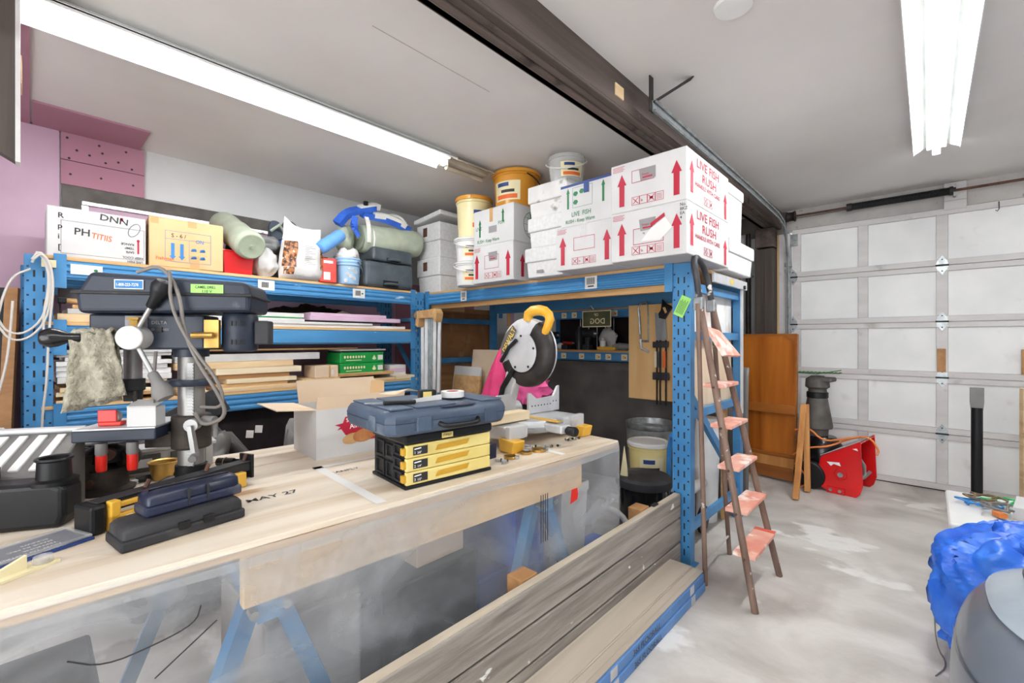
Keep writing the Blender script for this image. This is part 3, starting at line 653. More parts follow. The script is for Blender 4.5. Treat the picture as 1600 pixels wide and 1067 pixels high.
t = cooler('white styrofoam cooler stood on end at the rack end, upper one', -1.25, -.95, 3.1, 3.42, 1.968, .37, lid=.07)
# ---- buckets and pails
def bucket(name, label, loc, r0, r1, h, m, lid=None, cat='bucket', lab=None, la=0, handle=None, group=None, rings=True, open_=False):
    t = thing(name, label, cat, loc, 0, group)
    pr_ = [(r0*.9, 0), (r0, .006)] + [(r0+(r1-r0)*k, h*k) for k in (.2, .4, .6, .8, .86)]
    if rings: pr_ += [(r1+.006, h*.87), (r1+.006, h*.9), (r1, h*.905)]
    pr_ += [(r1, h)]
    if open_: pr_ += [(r1-.004, h), (r0-.004, .01), (0, .01)]
    obj('body', B().lathe(pr_, 32), m, t, smooth=35)
    if lid: obj('lid', B().lathe([(r1+.002, h*.93), (r1+.011, h*.935), (r1+.012, h*1.0), (r1+.004, h*1.03), (r1-.012, h*1.03), (r1-.016, h*1.01), (0, h*1.01)], 32), lid, t, smooth=35)
    if lab:
        b = B(); b.grid(lambda u, v: ((r0+(r1-r0)*(.2+.55*v)+.002)*math.cos(la+(u-.5)*1.3), (r0+(r1-r0)*(.2+.55*v)+.002)*math.sin(la+(u-.5)*1.3), h*(.2+.5*v)), 12, 2)
        lo = obj('label', b, lab, t, smooth=30)
        for mm, u0, u1, v0, v1 in (('print_navy', .15, .6, .72, .92), ('print_orange', .1, .9, .08, .3), ('print_black', .3, .8, .4, .55)):
            q = B(); q.grid(lambda u, v: (lambda a, vv: ((r0+(r1-r0)*(.2+.55*vv)+.003)*math.cos(la+(a-.5)*1.3), (r0+(r1-r0)*(.2+.55*vv)+.003)*math.sin(la+(a-.5)*1.3), h*(.2+.5*vv)))(u0+(u1-u0)*u, v0+(v1-v0)*v), 6, 1); obj('label_print', q, mm, lo)
    if handle:
        b = B(); b.tube([( (r1+.012)*math.cos(a), (r1+.012)*math.sin(a)-.0, h*.88-handle[1]*abs(math.sin(a-handle[0]))) for a in [handle[0]+k*PI/12 for k in range(13)]], .005, 6); obj('handle', b, handle[2], t, smooth=40)
    return t
CA = math.radians(-35)          # label side that looks at the camera
bucket('bucket', 'small white and yellow pail at the bottom beside the left cooler stack', (-2.86, 2.56, 1.757), .115, .13, .195, 'white_plastic', 'white_plastic', lab='label_cream', la=CA, handle=(-2.2, .06, 'white_plastic'), group='small pails')
bucket('bucket', 'small white and yellow pail stacked between two others', (-2.86, 2.56, 1.958), .115, .13, .195, 'white_plastic', 'white_plastic', lab='label_cream', la=CA, handle=(-2.2, .06, 'white_plastic'), group='small pails')
bucket('bucket', 'tall cream bucket with orange rim on the stacked small pails', (-2.86, 2.6, 2.159), .135, .15, .34, 'cream_plastic', 'orange_bucket', lab='label_cream', la=CA+.3)
bucket('bucket', 'orange bucket with blue and white label on a fish box', (-2.45, 2.69, 2.336), .165, .185, .295, 'orange_bucket', 'orange_bucket', lab='label_cream', la=CA-.7, handle=(-.4, .07, 'dark_metal'))
bucket('bucket', 'clear plastic pail with white rim on the dirty cooler', (-1.93, 2.66, 2.418), .115, .135, .2, 'clear_plastic', None, lab='label_cream', la=CA, handle=(-2.6, .09, 'white_plastic'), open_=True)
# ================================================================ ON THE LEFT RACK
def carton_y(name, label, x, dep, y0, y1, z0, z1, m, rz=0):       # faces +x
    return carton(name, label, x-dep, x, y0, y1, z0, z1, m, rz=rz)
t, w_, d_, h_, f_, r_ = carton_y('cardboard_box', 'white cardboard box with handwriting at the left end of the top shelf', -3.45, .42, .06, .475, 1.757, 2.03, 'carton_white')
b = B(); b.text(r_, d_*.25, h_*.48, .055, 'PH', rot=-.03); b.text(r_, d_*.5, h_*.85, .05, 'DNN', rot=-.1, sx=1.1); b.frame(r_, d_*.13, h_*.08, d_*.98, h_*.74, .0015)
for k, s_ in enumerate('Rpi['): b.text(r_, d_*.1, h_*(.78-k*.21), .04, s_)
for k in range(12): b.line(r_, (d_*.87+.028*math.cos(k*PI/6), h_*.72+.04*math.sin(k*PI/6+.5)), (d_*.87+.028*math.cos((k+1)*PI/6), h_*.72+.04*math.sin((k+1)*PI/6+.5)), .0025)
for k, s_ in enumerate(('LIVE FISH', 'KEEP COOL', 'SAFE', 'TEMP', 'RANGE')): b.text(r_, d_*(.97 if k < 2 else .87), h_*(.06+.085*k+(.03 if k > 1 else 0)), .018, s_, rot=PI)
obj('black_print', b, 'print_black', t)
b = B(); b.text(r_, d_*.42, h_*.45, .045, 'TITIIS', rot=-.12, sx=.8); obj('red_handwriting', b, 'print_orange', t)
b = B(); b.rect(r_, d_*.905, h_*.22, d_*.925, h_*.48); b.poly(r_, [(d_*.915+.008*math.cos(k), h_*.5+.009*math.sin(k)) for k in range(6)]); b.rect(r_, d_*.72, h_*.88, d_*.75, h_*.95); obj('thermometer_print', b, 'print_red', t)
t, w_, d_, h_, f_, r_ = carton_y('cardboard_box', 'brown cardboard box with blue arrows pointing down', -3.44, .40, .50, .885, 1.757, 2.06, 'carton_brown', rz=math.radians(-3))
b = B(); b.frame(r_, d_*.2, h_*.12, d_*.82, h_*.75, .002); b.line(r_, (d_*.2, h_*.58), (d_*.82, h_*.6), .002); b.line(r_, (d_*.52, h_*.12), (d_*.52, h_*.58), .002)
for u in (.3, .42): b.poly(r_, [(d_*u-.009, h_*.5), (d_*u+.009, h_*.5), (d_*u+.009, h_*.24), (d_*u+.017, h_*.24), (d_*u, h_*.16), (d_*u-.017, h_*.24), (d_*u-.009, h_*.24)])
b.text(r_, d_*.72, h_*.62, .034, 'NO', rot=PI+.0, sx=.8)
for (u, v) in ((.58, .4), (.7, .4), (.58, .24), (.7, .24)): b.poly(r_, [(d_*u+.016*math.cos(k), h_*v+.012*math.sin(k*1.7)) for k in range(7)])
obj('blue_print', b, 'print_blue', t)
b = B(); b.text(r_, d_*.28, h_*.62, .035, 'S - 6 /', sx=.9); b.line(f_, (w_*.5, h_*.2), (w_*.9, h_*.5), .006); b.line(f_, (w_*.5, h_*.5), (w_*.9, h_*.2), .006); b.frame(f_, w_*.5, h_*.6, w_*.9, h_*.85, .005); obj('black_marker', b, 'print_black', t)
b = B(); b.text(r_, d_*.08, h_*.14, .028, 'Fishman'); obj('red_handwriting', b, 'print_orange', t)
for q in ((.53, 0, .66, .28), (.5, .86, .62, 1), (.02, .86, .12, 1)): obj('tape', B().rect(r_, d_*q[0], h_*q[1], d_*q[2], h_*q[3], .001), 'tape_brown', t)
# red bin
t = thing('storage_bin', 'small glossy red bin under the green rolled mat', 'bin', (-3.52, .97, 1.757))
b = B(); vs = [(-.1, -.085, 0), (.07, -.085, 0), (.07, .085, 0), (-.1, .085, 0), (-.11, -.095, .15), (.08, -.095, .15), (.08, .095, .15), (-.11, .095, .15)]
b.add(vs, [(3, 2, 1, 0), (0, 1, 5, 4), (1, 2, 6, 5), (2, 3, 7, 6), (3, 0, 4, 7), (4, 5, 6, 7)]); obj('body', b, 'red_gloss', t, bev=.006); obj('rim', B().tube([(-.112, -.097, .15), (.082, -.097, .15), (.082, .097, .15), (-.112, .097, .15)], .005, 6, closed=True), 'red_gloss', t)
# rolled sleeping mat, leaning
def roll(name, label, a, c, r, m, cat, end=None, spiral=True):
    a = V(a); c = V(c); L = (c-a).length; t = thing(name, label, cat, a); q = (c-a).to_track_quat('Z', 'Y'); t.rotation_mode = 'QUATERNION'; t.rotation_quaternion = q
    prof = [(0, .004), (r*.3, .0), (r*.75, .004), (r*.93, .012), (r, .035)] + [(r*(1+.03*math.sin(k*2.1)), .035+(L-.07)*k/8) for k in range(1, 8)] + [(r, L-.035), (r*.9, L-.01), (0, L)]
    obj('cover', B().lathe(prof, 28), m, t, smooth=50)
    if end:
        b = B(); b.lathe([(r*.8, -.002), (r*.85, -.006), (r*.8, -.009), (r*.5, -.004)], 24); b.cyl((0, 0, -.02), (0, 0, 0), r*.12, n=8); obj('drawstring_end', b, end, t, smooth=40)
    return t
roll('sleeping_mat', 'pale green rolled sleeping mat leaning over the brown box', gx(393, 385, -3.34), gx(348, 350, -3.9), .098, 'fabric_pale', 'rolled mat', end='fabric_green')
# soft bags
def blob(b, c, r, amp=.15, sc=6, seed=0, nu=20, nv=12):
    c = V(c)
    def fn(u, v):
        th = 2*PI*u; ph = PI*v; d = V((math.cos(th)*math.sin(ph), math.sin(th)*math.sin(ph), -math.cos(ph)))
        k = 1+amp*mnoise.noise(d*sc*.4+V((seed, seed*2, 0)))
        return c+V((d.x*r[0]*k, d.y*r[1]*k, d.z*r[2]*k))
    return b.grid(fn, nu, nv, wrap=True)
def bag(name, label, cat, c, r, m, amp=.3, seed=1, base=None):
    t = thing(name, label, cat, (c[0], c[1], c[2]-r[2])); b = B(); blob(b, (0, 0, r[2]), r, amp, 6, seed, 28, 16)
    b.v = [(x, y, max(z, .0)) for x, y, z in b.v]
    obj('fabric', b, m, t, smooth=60); return t
t = bag('stuff_bag', 'dark teal stuff sack behind the rolled mat', 'bag', (-3.82, 1.08, 1.93), (.08, .1, .175), 'fabric_teal', .25, 3)
t = bag('plastic_sack', 'crumpled white plastic sack slumped between red bin and bark bag', 'sack', (-3.55, 1.16, 1.86), (.10, .085, .104), 'poly_white', .35, 5)
t = bag('sleeping_bag', 'grey sleeping bag with blue end lying on the white sack', 'bag', (-3.68, 1.22, 2.02), (.12, .13, .065), 'fabric_grey', .3, 8)
obj('blue_end', B().cyl((.03, .09, .065), (.05, .135, .07), .05, .045, n=14), 'fabric_blue', t, smooth=40)
t = thing('sandals', 'pair of dark sandals with green straps on the bags', 'footwear', (-3.78, 1.36, 2.1))
for k, (y, r) in enumerate(((-.04, .06), (.07, .075))):
    s_ = obj('sole', B().lathe([(0, 0), (r*.9, .004), (r, .015), (r*.9, .03), (0, .035)], 20, (0, y, .06), Matrix.Rotation(1.3, 4, 'Y') @ Matrix.Scale(1.5, 4, (1, 0, 0))), 'fabric_dark', t, smooth=40)
    obj('strap', B().tube([(.05, y-.05, .05), (.09, y, .1), (.05, y+.05, .05)], .012, 6), 'fabric_pale', s_, smooth=40)
# bark mulch bag
t = thing('bark_bag', 'bag of bark chips standing open, brown printed sides and white panel', 'bag', (-3.5, 1.40, 1.757))
def pil(u, v, s, w, h, d):
    wd = w*(1+.05*math.sin(v*6))*(1 if v < .7 else 1-.12*(v-.7)/.3); e = max(0, 1-abs(2*u-1)**4)**.5*max(0, 1-abs(2*min(v, .75)/.75-1)**6)**.5
    if v > .72: e *= max(.06, 1-(v-.72)/.28)
    ear = .05*(abs(2*u-1)**2)*(v > .85)*(1.4 if u < .5 else .3)
    return (s*d*e/2+.012*nz3(u*5, v*7, s)+.0, (u-.5)*wd+.02*v, v*h+ear)
b = B()
for s_ in (1, -1): b.grid(lambda u, v: pil(u, v, s_, .31, .40, .16), 20, 24)
obj('sack', b, 'poly_white', t, smooth=60)
for (u0, u1) in ((.03, .3), (.86, .985)):
    b = B(); b.grid(lambda u, v: V(pil(u0+(u1-u0)*u, .22+.48*v, 1, .31, .40, .16))+V((.0025, 0, 0)), 8, 14); obj('bark_print', b, 'bark_print', t, smooth=60)
b = B(); b.grid(lambda u, v: V(pil(.06+.2*u, .08+.13*v, 1, .31, .40, .16))+V((.0025, 0, 0)), 6, 4); obj('bark_print', b, 'bark_print', t, smooth=60)
b = B()
for k in range(11): b.grid(lambda u, v: V(pil(.48+.25*u*(1-.3*(k % 3)), .3+k*.033+.008*v, 1, .31, .40, .16))+V((.0028, 0, 0)), 4, 1)
b.text(Frame((.07, -.08, .012), (0, 1, 0)), 0, 0, .04, 'orn!', n=.02)
pk = obj('small_print', b, 'print_grey', t); pk['kind'] = 'stuff'
# red tin
t = thing('tin_can', 'red rectangular tin with a picture side, beside the blue bucket', 'tin', (-3.5, 1.60, 1.757), math.radians(-8))
obj('body', B().box(-.08, .055, -.065, .065, 0, .19), 'red_tin', t, bev=.006)
obj('picture_side', B().box(-.075, .05, -.0665, -.065, .01, .18), 'bark_print', t); obj('cap', B().cyl((-.02, 0, .19), (-.02, 0, .205), .02, n=12), 'black_plastic', t)
b = B(); b.rect(Frame((.0555, -.065, 0), (0, 1, 0)), .03, .15, .1, .17); b.rect(Frame((.0555, -.065, 0), (0, 1, 0)), .03, .02, .08, .08); obj('tin_print', b, 'print_white', t)
# blue bucket with bag inside
t = bucket('bucket', 'pale blue bucket with flower stickers and a plastic bag stuffed in', (-3.52, 1.79, 1.757), .088, .103, .21, 'bucket_blue', None, rings=False, handle=(.3, .1, 'galv'))
for z in (.15, .175, .2): obj('hoop', B().lathe([(.101, z), (.108, z+.004), (.108, z+.012), (.101, z+.016)], 28), 'bucket_blue', t, smooth=40)
b = B()
for k in range(7): a = -.2+.13*((k*5) % 7)-.4; b.lathe([(0, 0), (.018, .0)], 8, ((.097)*math.cos(a), (.097)*math.sin(a), .03+.018*k), Matrix.Rotation(a, 4, 'Z') @ Matrix.Rotation(PI/2, 4, 'Y'))
obj('flower_stickers', b, 'print_white', t)['kind'] = 'stuff'
b = B(); blob(b, (0, 0, .23), (.085, .09, .06), .5, 8, 2); b.tube([(0, -.07, .22), (.02, -.05, .3), (.02, -.01, .24)], .022, 8, sm=2); b.tube([(0, .0, .24), (.02, .05, .31), (0, .085, .22)], .022, 8, sm=2); obj('plastic_bag', b, 'poly_white', t, smooth=60)
roll('foam_roll', 'bright blue foam roll resting on the red tin', gx(499, 389, -3.44), gx(534, 366, -3.5), .05, 'foam_blue', 'foam roll')
# suitcases
def suitcase(name, label, loc, sz, m='leather', rot=0):
    t = thing(name, label, 'suitcase', loc, rot); x, y, z = sz
    obj('body', B().box(-x/2, x/2, -y/2, y/2, 0, z), m, t, bev=min(sz)*.2, seg=4)
    obj('piping', B().tube([(x/2-.03, -y/2+.03, .008), (x/2-.03, y/2-.03, .008), (x/2-.03, y/2-.03, z-.008), (x/2-.03, -y/2+.03, z-.008)], .008, 6, closed=True), 'black_plastic', t, smooth=40)
    h_ = obj('handle', B().tube([(x/2, -.06, z*.16), (x/2+.03, -.05, z*.16), (x/2+.035, 0, z*.17), (x/2+.03, .05, z*.16), (x/2, .06, z*.16)], .011, 8, sm=1), 'leather', t, smooth=40)
    obj('handle_plate', B().box(x/2-.004, x/2+.004, -.075, .075, z*.06, z*.3), 'black_plastic', h_, bev=.003)
    return t
suitcase('suitcase', 'large dark grey suitcase lying on the top shelf', (-3.69, 2.17, 1.757), (.42, .5, .235))
suitcase('suitcase', 'slim dark grey soft suitcase on top of the larger one', (-3.68, 2.2, 1.993), (.38, .42, .12), rot=.05)
# green sleeping bag and carrier pack on top
roll('sleeping_bag', 'rolled pale green sleeping bag on the suitcases', gx(560, 372, -3.62), gx(652, 383, -3.62), .125, 'fabric_pale', 'sleeping bag', end='fabric_green')
tag(obj('webbing_strap', B().tube([(-3.62+.132*math.cos(a), 2.02, 2.175+.132*math.sin(a)) for a in [k*PI/8 for k in range(16)]], .008, 6, closed=True), 'fabric_white'), 'grey webbing strap round the green sleeping bag', 'strap')
bag('stuff_bag', 'small pale grey pouch beside the green sleeping bag', 'bag', (-3.66, 1.83, 2.17), (.08, .08, .12), 'fabric_pale', .2, 11)
t = thing('carrier_pack', 'blue and white child carrier pack draped over the green sleeping bag', 'backpack', (-3.62, 2.08, 2.335))
def band(pts, w, th, m, nm='strap'):
    pts = [V(p) for p in pts]
    q = pts
    for _ in range(2):
        r = [q[0]]
        for i in range(len(q)-1): r += [q[i]*.75+q[i+1]*.25, q[i]*.25+q[i+1]*.75]
        r.append(q[-1]); q = r
    b = B()
    for i in range(len(q)-1): b.bar(q[i], q[i+1]+(q[i+1]-q[i])*.05, w, th, up=(.5, 0, 1))
    return obj(nm, b, m, t, smooth=60)
band([(0, -.33, -.06), (.02, -.25, .05), (.02, -.12, .1), (.02, 0, .14)], .075, .05, 'fabric_blue', 'shoulder_pad')
band([(.03, -.15, .1), (.03, -.02, .15), (.02, .04, .16)], .06, .05, 'fabric_white', 'pad_lining')
band([(.02, -.12, .06), (.03, .08, .06), (.03, .25, .03), (.02, .36, .02)], .08, .05, 'fabric_blue', 'waist_belt')
band([(.05, -.02, .07), (.06, .15, .08), (.05, .3, .03)], .05, .045, 'fabric_white', 'pad_lining')
band([(0, .12, .09), (.02, .24, .13), (.03, .33, .06), (.03, .34, -.02)], .045, .02, 'fabric_white')
band([(.09, -.22, .0), (.12, -.25, -.08), (.12, -.2, -.16)], .05, .03, 'fabric_blue')
band([(.1, -.12, .02), (.14, -.12, -.06), (.14, -.12, -.2)], .035, .01, 'fabric_white')
obj('buckle', B().cbox((.05, -.1, .15), (.03, .03, .04)), 'black_plastic', t)
# ================================================================ BOARDS AND BOXES ON THE LEFT RACK'S SHELVES
RZ1 = math.radians(1.9)
def fx(y): return -3.42-(y-.04)*math.tan(RZ1)             # front of the rack at depth y
BOARDS = 0
def plank(label, group, y0, y1, z, th, dep, m, off=0, name='board', cat='board', tilt=0):
    global BOARDS
    BOARDS += 1; y0 = max(y0, .095); yc = (y0+y1)/2
    o = obj(name, B().box(-dep, 0, -(y1-y0)/2, (y1-y0)/2, 0, th), m, bev=.0015, seg=1, loc=(fx(yc)-.012+off, yc, z), rot=(tilt, 0, RZ1))
    return tag(o, label, cat, group)
Z1, Z2 = .9535, 1.4035
def pile(label, group, z, rows):
    names = ['lowest', 'second from the bottom', 'third from the bottom', 'fourth from the bottom', 'fifth from the bottom', 'next to topmost'][:len(rows)-1]+['topmost']
    for (y0, y1, th, m, off), nm in zip(rows, names):
        plank(label+', '+nm, group, y0, y1, z+.0005, th, .34, m, off); z += th+.001
    return z
# lower shelf, left: planks, then white panels on top
z = pile('short board in the bottom pile at left of lower shelf', 'short boards, lower shelf left', Z1,
     [(.07, .40, .022, 'lumber', .02), (.13, .62, .02, 'lumber_b', -.02), (.09, .5, .022, 'lumber_c', .0), (.11, .44, .024, 'lumber', .01), (.16, .58, .022, 'lumber_c', -.01)])
z = pile('white foam panel in the left pile of the lower shelf', 'white panels, lower shelf left', z,
     [(.10, .60, .034, 'styro_dirty', .01), (.08, .6, .03, 'board_white', -.01), (.09, .58, .026, 'styro_dirty', .0), (.08, .6, .025, 'board_white', .01), (.13, .55, .022, 'board_white', -.01), (.07, .6, .018, 'board_grey', .0), (.08, .6, .02, 'board_grey', .01)])
# middle of the lower shelf
z = pile('thin sawn board end behind the drill press chuck', 'board ends behind the drill press', Z1, [(.64, .80, .02, 'lumber', .0), (.63, .78, .02, 'lumber_c', .01), (.64, .74, .02, 'lumber', .0)])
z = pile('long sawn plank in the middle pile of the lower shelf', 'long planks, lower shelf middle', Z1,
     [(.83, 1.68, .03, 'lumber', .02), (.84, 1.3, .022, 'lumber_b', .0), (.90, 1.36, .03, 'lumber_c', .01), (.86, 1.32, .03, 'lumber_d', -.02), (.84, 1.40, .042, 'lumber_c', .0)])
z2 = pile('long whitish trim plank on the middle pile of the lower shelf', 'trim planks, lower shelf middle', z, [(.62, 1.34, .045, 'lumber', .0), (.62, 1.55, .05, 'board_grey', -.02)])
plank('thin brown plank lying across the top of the trim pile', 'thin planks', .62, 1.9, z2+.02, .012, .3, 'lumber_b', -.06)
# right of the lower shelf
z = pile('sawn plank under the green boxes on the lower shelf', 'planks, lower shelf right', Z1,
     [(1.70, 2.22, .022, 'lumber', .02), (1.42, 1.69, .03, 'lumber_d', .0), (1.70, 2.2, .024, 'lumber_b', .03)])
plank('pale plank sticking out at the right end of the lower shelf', 'planks, lower shelf right end', 2.225, 2.43, Z1+.0005, .03, .3, 'lumber_c', .02)
plank('dark plank under the small carton on the lower shelf', 'planks, lower shelf carton', 1.42, 1.7, Z1+.034, .02, .3, 'lumber', .02)
for k, m in enumerate(('board_white', 'board_pink', 'board_white')):
    plank(('lower white', 'pink', 'upper white')[k]+' foam sheet at the far right of the lower shelf', 'foam sheets, lower shelf', 2.21, 2.38, Z1+.031+k*.031, .03, .25, m, -.05)
t, w_, d_, h_, f_, r_ = carton('cardboard_box', 'small tan carton on the lower shelf left of the green boxes', fx(1.6)-.2, fx(1.6)-.01, 1.50, 1.69, Z1+.055, Z1+.15, 'carton_tan', rz=RZ1)
obj('label', B().rect(r_, .13, .02, .15, .06), 'label_white', t); obj('tape', B().rect(r_, .11, .0, .125, .095), 'tape_brown', t)
for k in range(2):
    t, w_, d_, h_, f_, r_ = carton('produce_box', ('green produce box with pictures, lower of the two', 'green produce box with pictures, upper of the two under a binder')[k], fx(1.9)-.26, fx(1.9)-.03, 1.715, 2.12, Z1+.072+k*.088, Z1+.159+k*.088, 'box_green', rz=RZ1)
    b = B()
    for i in range(8): b.poly(r_, [(.04+i*.025+.009*math.cos(a*PI/4), .05+.012*math.sin(a*PI/4)) for a in range(8)])
    b.rect(r_, .05, .02, .19, .026); b.poly(r_, [(.29, .03), (.31, .02), (.33, .03), (.31, .065)])
    obj('fruit_print', b, 'label_cream', t); obj('white_label', B().rect(r_, .345, .02, .395, .062), 'label_white', t)
t = thing('binder', 'dark binder lying open on the green produce boxes', 'binder', (fx(1.9)-.15, 1.92, Z1+.2485), RZ1)
obj('cover', B().box(-.1, .1, -.2, .25, 0, .012), 'black_plastic', t, bev=.003); obj('pages', B().box(-.095, .09, -.19, .24, .012, .024), 'board_white', t)
# middle shelf
z = pile('white foam board along the front of the middle shelf', 'foam boards, middle shelf', Z2, [(.78, 2.34, .022, 'board_white', .0), (.8, 2.0, .018, 'board_white', .01)])
plank('white board with a green edge stripe on the middle shelf', 'edge boards', .8, 1.42, z, .02, .3, 'board_white', .01)
o = plank('green trim strip between white boards on the middle shelf', 'edge strips', .8, 1.4, z+.0215, .007, .28, 'box_green', .005)
plank('short white board lying uppermost on the middle shelf', 'upper boards', 1.12, 1.42, z+.03, .03, .28, 'board_white', .0)
plank('black foam sheet beneath the pink boards', 'black sheets', 1.44, 1.98, z+.0005, .012, .3, 'black_plastic', .01)
plank('wide pink insulation board on the middle shelf', 'pink boards', 1.46, 2.28, z+.013, .034, .3, 'board_pink', .01)
plank('narrow pale pink board topmost on the middle shelf', 'pink boards, upper', 1.47, 2.14, z+.048, .026, .28, 'board_pink', .0)
plank('brown plank behind the drill press head on the middle shelf', 'brown planks', .10, .62, Z2+.0005, .045, .3, 'lumber', .0)
plank('grey board on the brown plank at the left of the middle shelf', 'grey boards', .14, .6, Z2+.047, .028, .3, 'board_grey', -.01)
plank('pale stick on the boards at the left of the middle shelf', 'sticks', .16, .58, Z2+.076, .022, .06, 'lumber_b', -.04)
t = thing('axe', 'hammer with a wooden handle lying at the left of the middle shelf', 'hammer', (fx(.2)-.06, .13, Z2+.118))
obj('handle', B().cyl((0, 0, 0), (0, .28, 0), .014, n=10), 'lumber_b', t, smooth=40); obj('head', B().cbox((0, -.01, -.0), (.09, .035, .03)), 'black_plastic', t, bev=.004)
t.name = 'hammer'
# black clutter at the back of the middle shelf
t = thing('black_bag', 'glossy black plastic bag of gear at the back of the middle shelf', 'bag', (fx(1.6)-.47, 1.65, Z2+.001)); b = B(); blob(b, (0, 0, .09), (.085, .32, .1), .5, 9, 4, 30, 16); b.v = [(x, y, max(0, z)) for x, y, z in b.v]; obj('plastic', b, 'black_gloss', t, smooth=60)
obj('tube', B().tube([(.05, .2, .12), (.09, .26, .15), (.09, .33, .13)], .012, 8), 'cord_white', t, smooth=40)
# dark sheet added to stand in for the shade under the rack
t = thing('shade_sheet', 'added dark maroon sheet standing in for shade under the left rack', 'sheet', (-3.70, 1.2, 0), RZ1)
b = B(); b.grid(lambda u, v: (.012*math.sin(u*40)*(1-v)+.01*nz3(u*9, v*3), (u-.5)*2.28, .005+v*.86), 60, 8); obj('shade_plane', b, 'dark_void', t, smooth=60, solid=.003)
# ================================================================ THINGS BY THE LEFT POST
t = thing('extension_lead', 'white extension cord coiled over the top of the left rack post', 'cord', (-3.36, .1, 1.0))
def cordpts(l): return [gx(px, py, X)-V((-3.36, .1, 1.0)) for px, py, X in l]
XC = -3.385
loops = [[(50, 405, XC), (62, 390, XC), (76, 410, XC), (82, 450, XC), (74, 500, XC), (45, 530, XC), (15, 532, XC), (-2, 510, XC)],
         [(50, 410, XC), (58, 392, XC), (72, 402, XC), (80, 440, XC), (70, 495, XC), (40, 522, XC), (10, 520, XC), (-8, 490, XC)],
         [(52, 405, XC+.01), (66, 394, XC+.01), (80, 415, XC+.01), (84, 450, XC+.01), (76, 520, XC+.01), (73, 600, XC+.01), (67, 640, XC+.01), (65, 680, XC+.01), (68, 705, XC+.01)],
         [(48, 420, XC-.0), (20, 430, XC), (5, 460, XC), (-5, 500, XC)],
         [(56, 393, XC), (70, 405, XC), (78, 440, XC), (66, 500, XC), (72, 540, XC), (80, 536, XC)],
         [(20, 470, XC), (16, 520, XC), (10, 570, XC), (-4, 620, XC)]]
for l in loops: obj('cable', B().tube(cordpts(l), .0055, 8, sm=2), 'cord_white', t, smooth=60)
pp = cordpts([(70, 715, XC+.01)])[0]; pl = obj('plug', B().cbox(pp, (.03, .05, .05), (0, 0, .3)), 'cord_white', t, bev=.006)
obj('plug_flange', B().cbox(pp+V((0, -.01, -.035)), (.035, .07, .02), (0, 0, .3)), 'cord_white', pl, bev=.004)
# strips of timber leaning left of the post
for k, (px0, px1, m, nm) in enumerate(((2, 20, 'lumber_d', 'brown timber strip leaning behind the left rack post'), (-14, 6, 'black_plastic', 'black rubber strip leaning behind the left rack post'))):
    a = gx(px0+(-6), 900, -3.5-.06*k); c = gx(px1, 450, -3.66-.05*k); b = B(); b.bar(V((a.x, a.y, .02))-V((a.x, a.y, 0)), c-V((a.x, a.y, 0)), .05, .03); tag(obj('timber_strip', b, m, loc=(a.x, a.y, 0)), nm, 'strip')
for k in range(3):
    p = gx(8, 470+k*30, -3.8); o = obj('short_board', B().box(-.1, .1, -.12, .1, 0, .03), ('lumber', 'lumber_b', 'lumber')[k], loc=(p.x, -.1, 1.50-k*.0), bev=.002)
    o.location = (-3.96, -.17, 1.404+k*.032); tag(o, 'board end stacked behind the left post, %s of three' % ('lowest', 'middle', 'top')[k], 'board')
tag(obj('shelf_ledge', B().box(-.2, .02, -.35, .1, -.02, 0).box(-.2, .0, -.35, -.32, -1.383, -.02).box(-.2, .0, .07, .1, -1.383, -.02), 'deck', loc=(-3.87, -.18, 1.403)), 'wooden ledge with two legs left of the blue post', 'ledge')
t = thing('storage_box', 'white plastic box with a blue carton at the left edge behind the bench', 'box', (-2.95, -.1, 0))
obj('body', B().box(-.2, .12, -.32, .02, 0, .9), 'board_white', t, bev=.006); obj('grey_side', B().box(-.18, .1, .02, .03, .02, .88), 'board_grey', t); obj('blue_carton', B().box(-.1, .05, -.28, -.12, .9, .97), 'print_navy', t)
# ================================================================ BETWEEN BENCH AND RACK
def sack_on_floor(name, label, cat, c, r, m, seed, amp=.45):
    t = thing(name, label, cat, (c[0], c[1], 0)); b = B(); blob(b, (0, 0, r[2]), r, amp, 7, seed, 40, 26); b.v = [(x, y, max(0, z)) for x, y, z in b.v]; obj('plastic', b, m, t, smooth=70); return t
t = sack_on_floor('tarp_bundle', 'bundle of dark grey plastic sheeting behind the bench', 'tarp', (-2.74, .50), (.28, .33, .43), 'tarp_dark', 3)
obj('fold', B().tube([(.15, -.35, .6), (.1, -.05, .82), (.05, .2, .78), (.1, .35, .6)], [.03, .06, .05, .02], 8), 'tarp_dark', t, smooth=60)
plk = B(); plk.bar((0, -.38, .72), (.05, .12, .98), .03, .14); tag(obj('grey_plank', plk, 'black_dusty', loc=(-2.95, .62, 0)), 'dark grey plank propped on the sheeting bundle behind the bench', 'plank')
t = sack_on_floor('clear_bag', 'clear plastic bag with white labels leaning behind the bench', 'bag', (-2.46, 1.00), (.12, .13, .44), 'clear_plastic', 9, .3)
inn = B(); blob(inn, (0, 0, .42), (.09, .1, .4), .5, 9, 4); obj('contents', inn, 'tarp_dark', t, smooth=60)
for (px, py, m) in ((391, 679, 'label_white'), (405, 671, 'label_white')):
    p = gx(px, py, -2.33); fr = Frame(p-V((-2.46, 1.00, 0)), RGT, (0, .1, 1)); obj('paper_label', B().rect(fr, -.02, -.015, .015, .02, 0), m, t)
tag(obj('storage_tote', B().box(-.3, .3, -.42, .25, 0, .60), 'black_dusty', bev=.02, loc=(-2.62, 1.62, 0)), 'dusty grey storage tote on the floor behind the bench', 'tote')
bl = obj('wood_block', B().cbox((0, 0, .1), (.04, .16, .22), (.35, 0, 0)), 'lumber_b', loc=(-2.42, 1.16, .615)); tag(bl, 'square wooden block tilted behind the bench beside the carton', 'block')
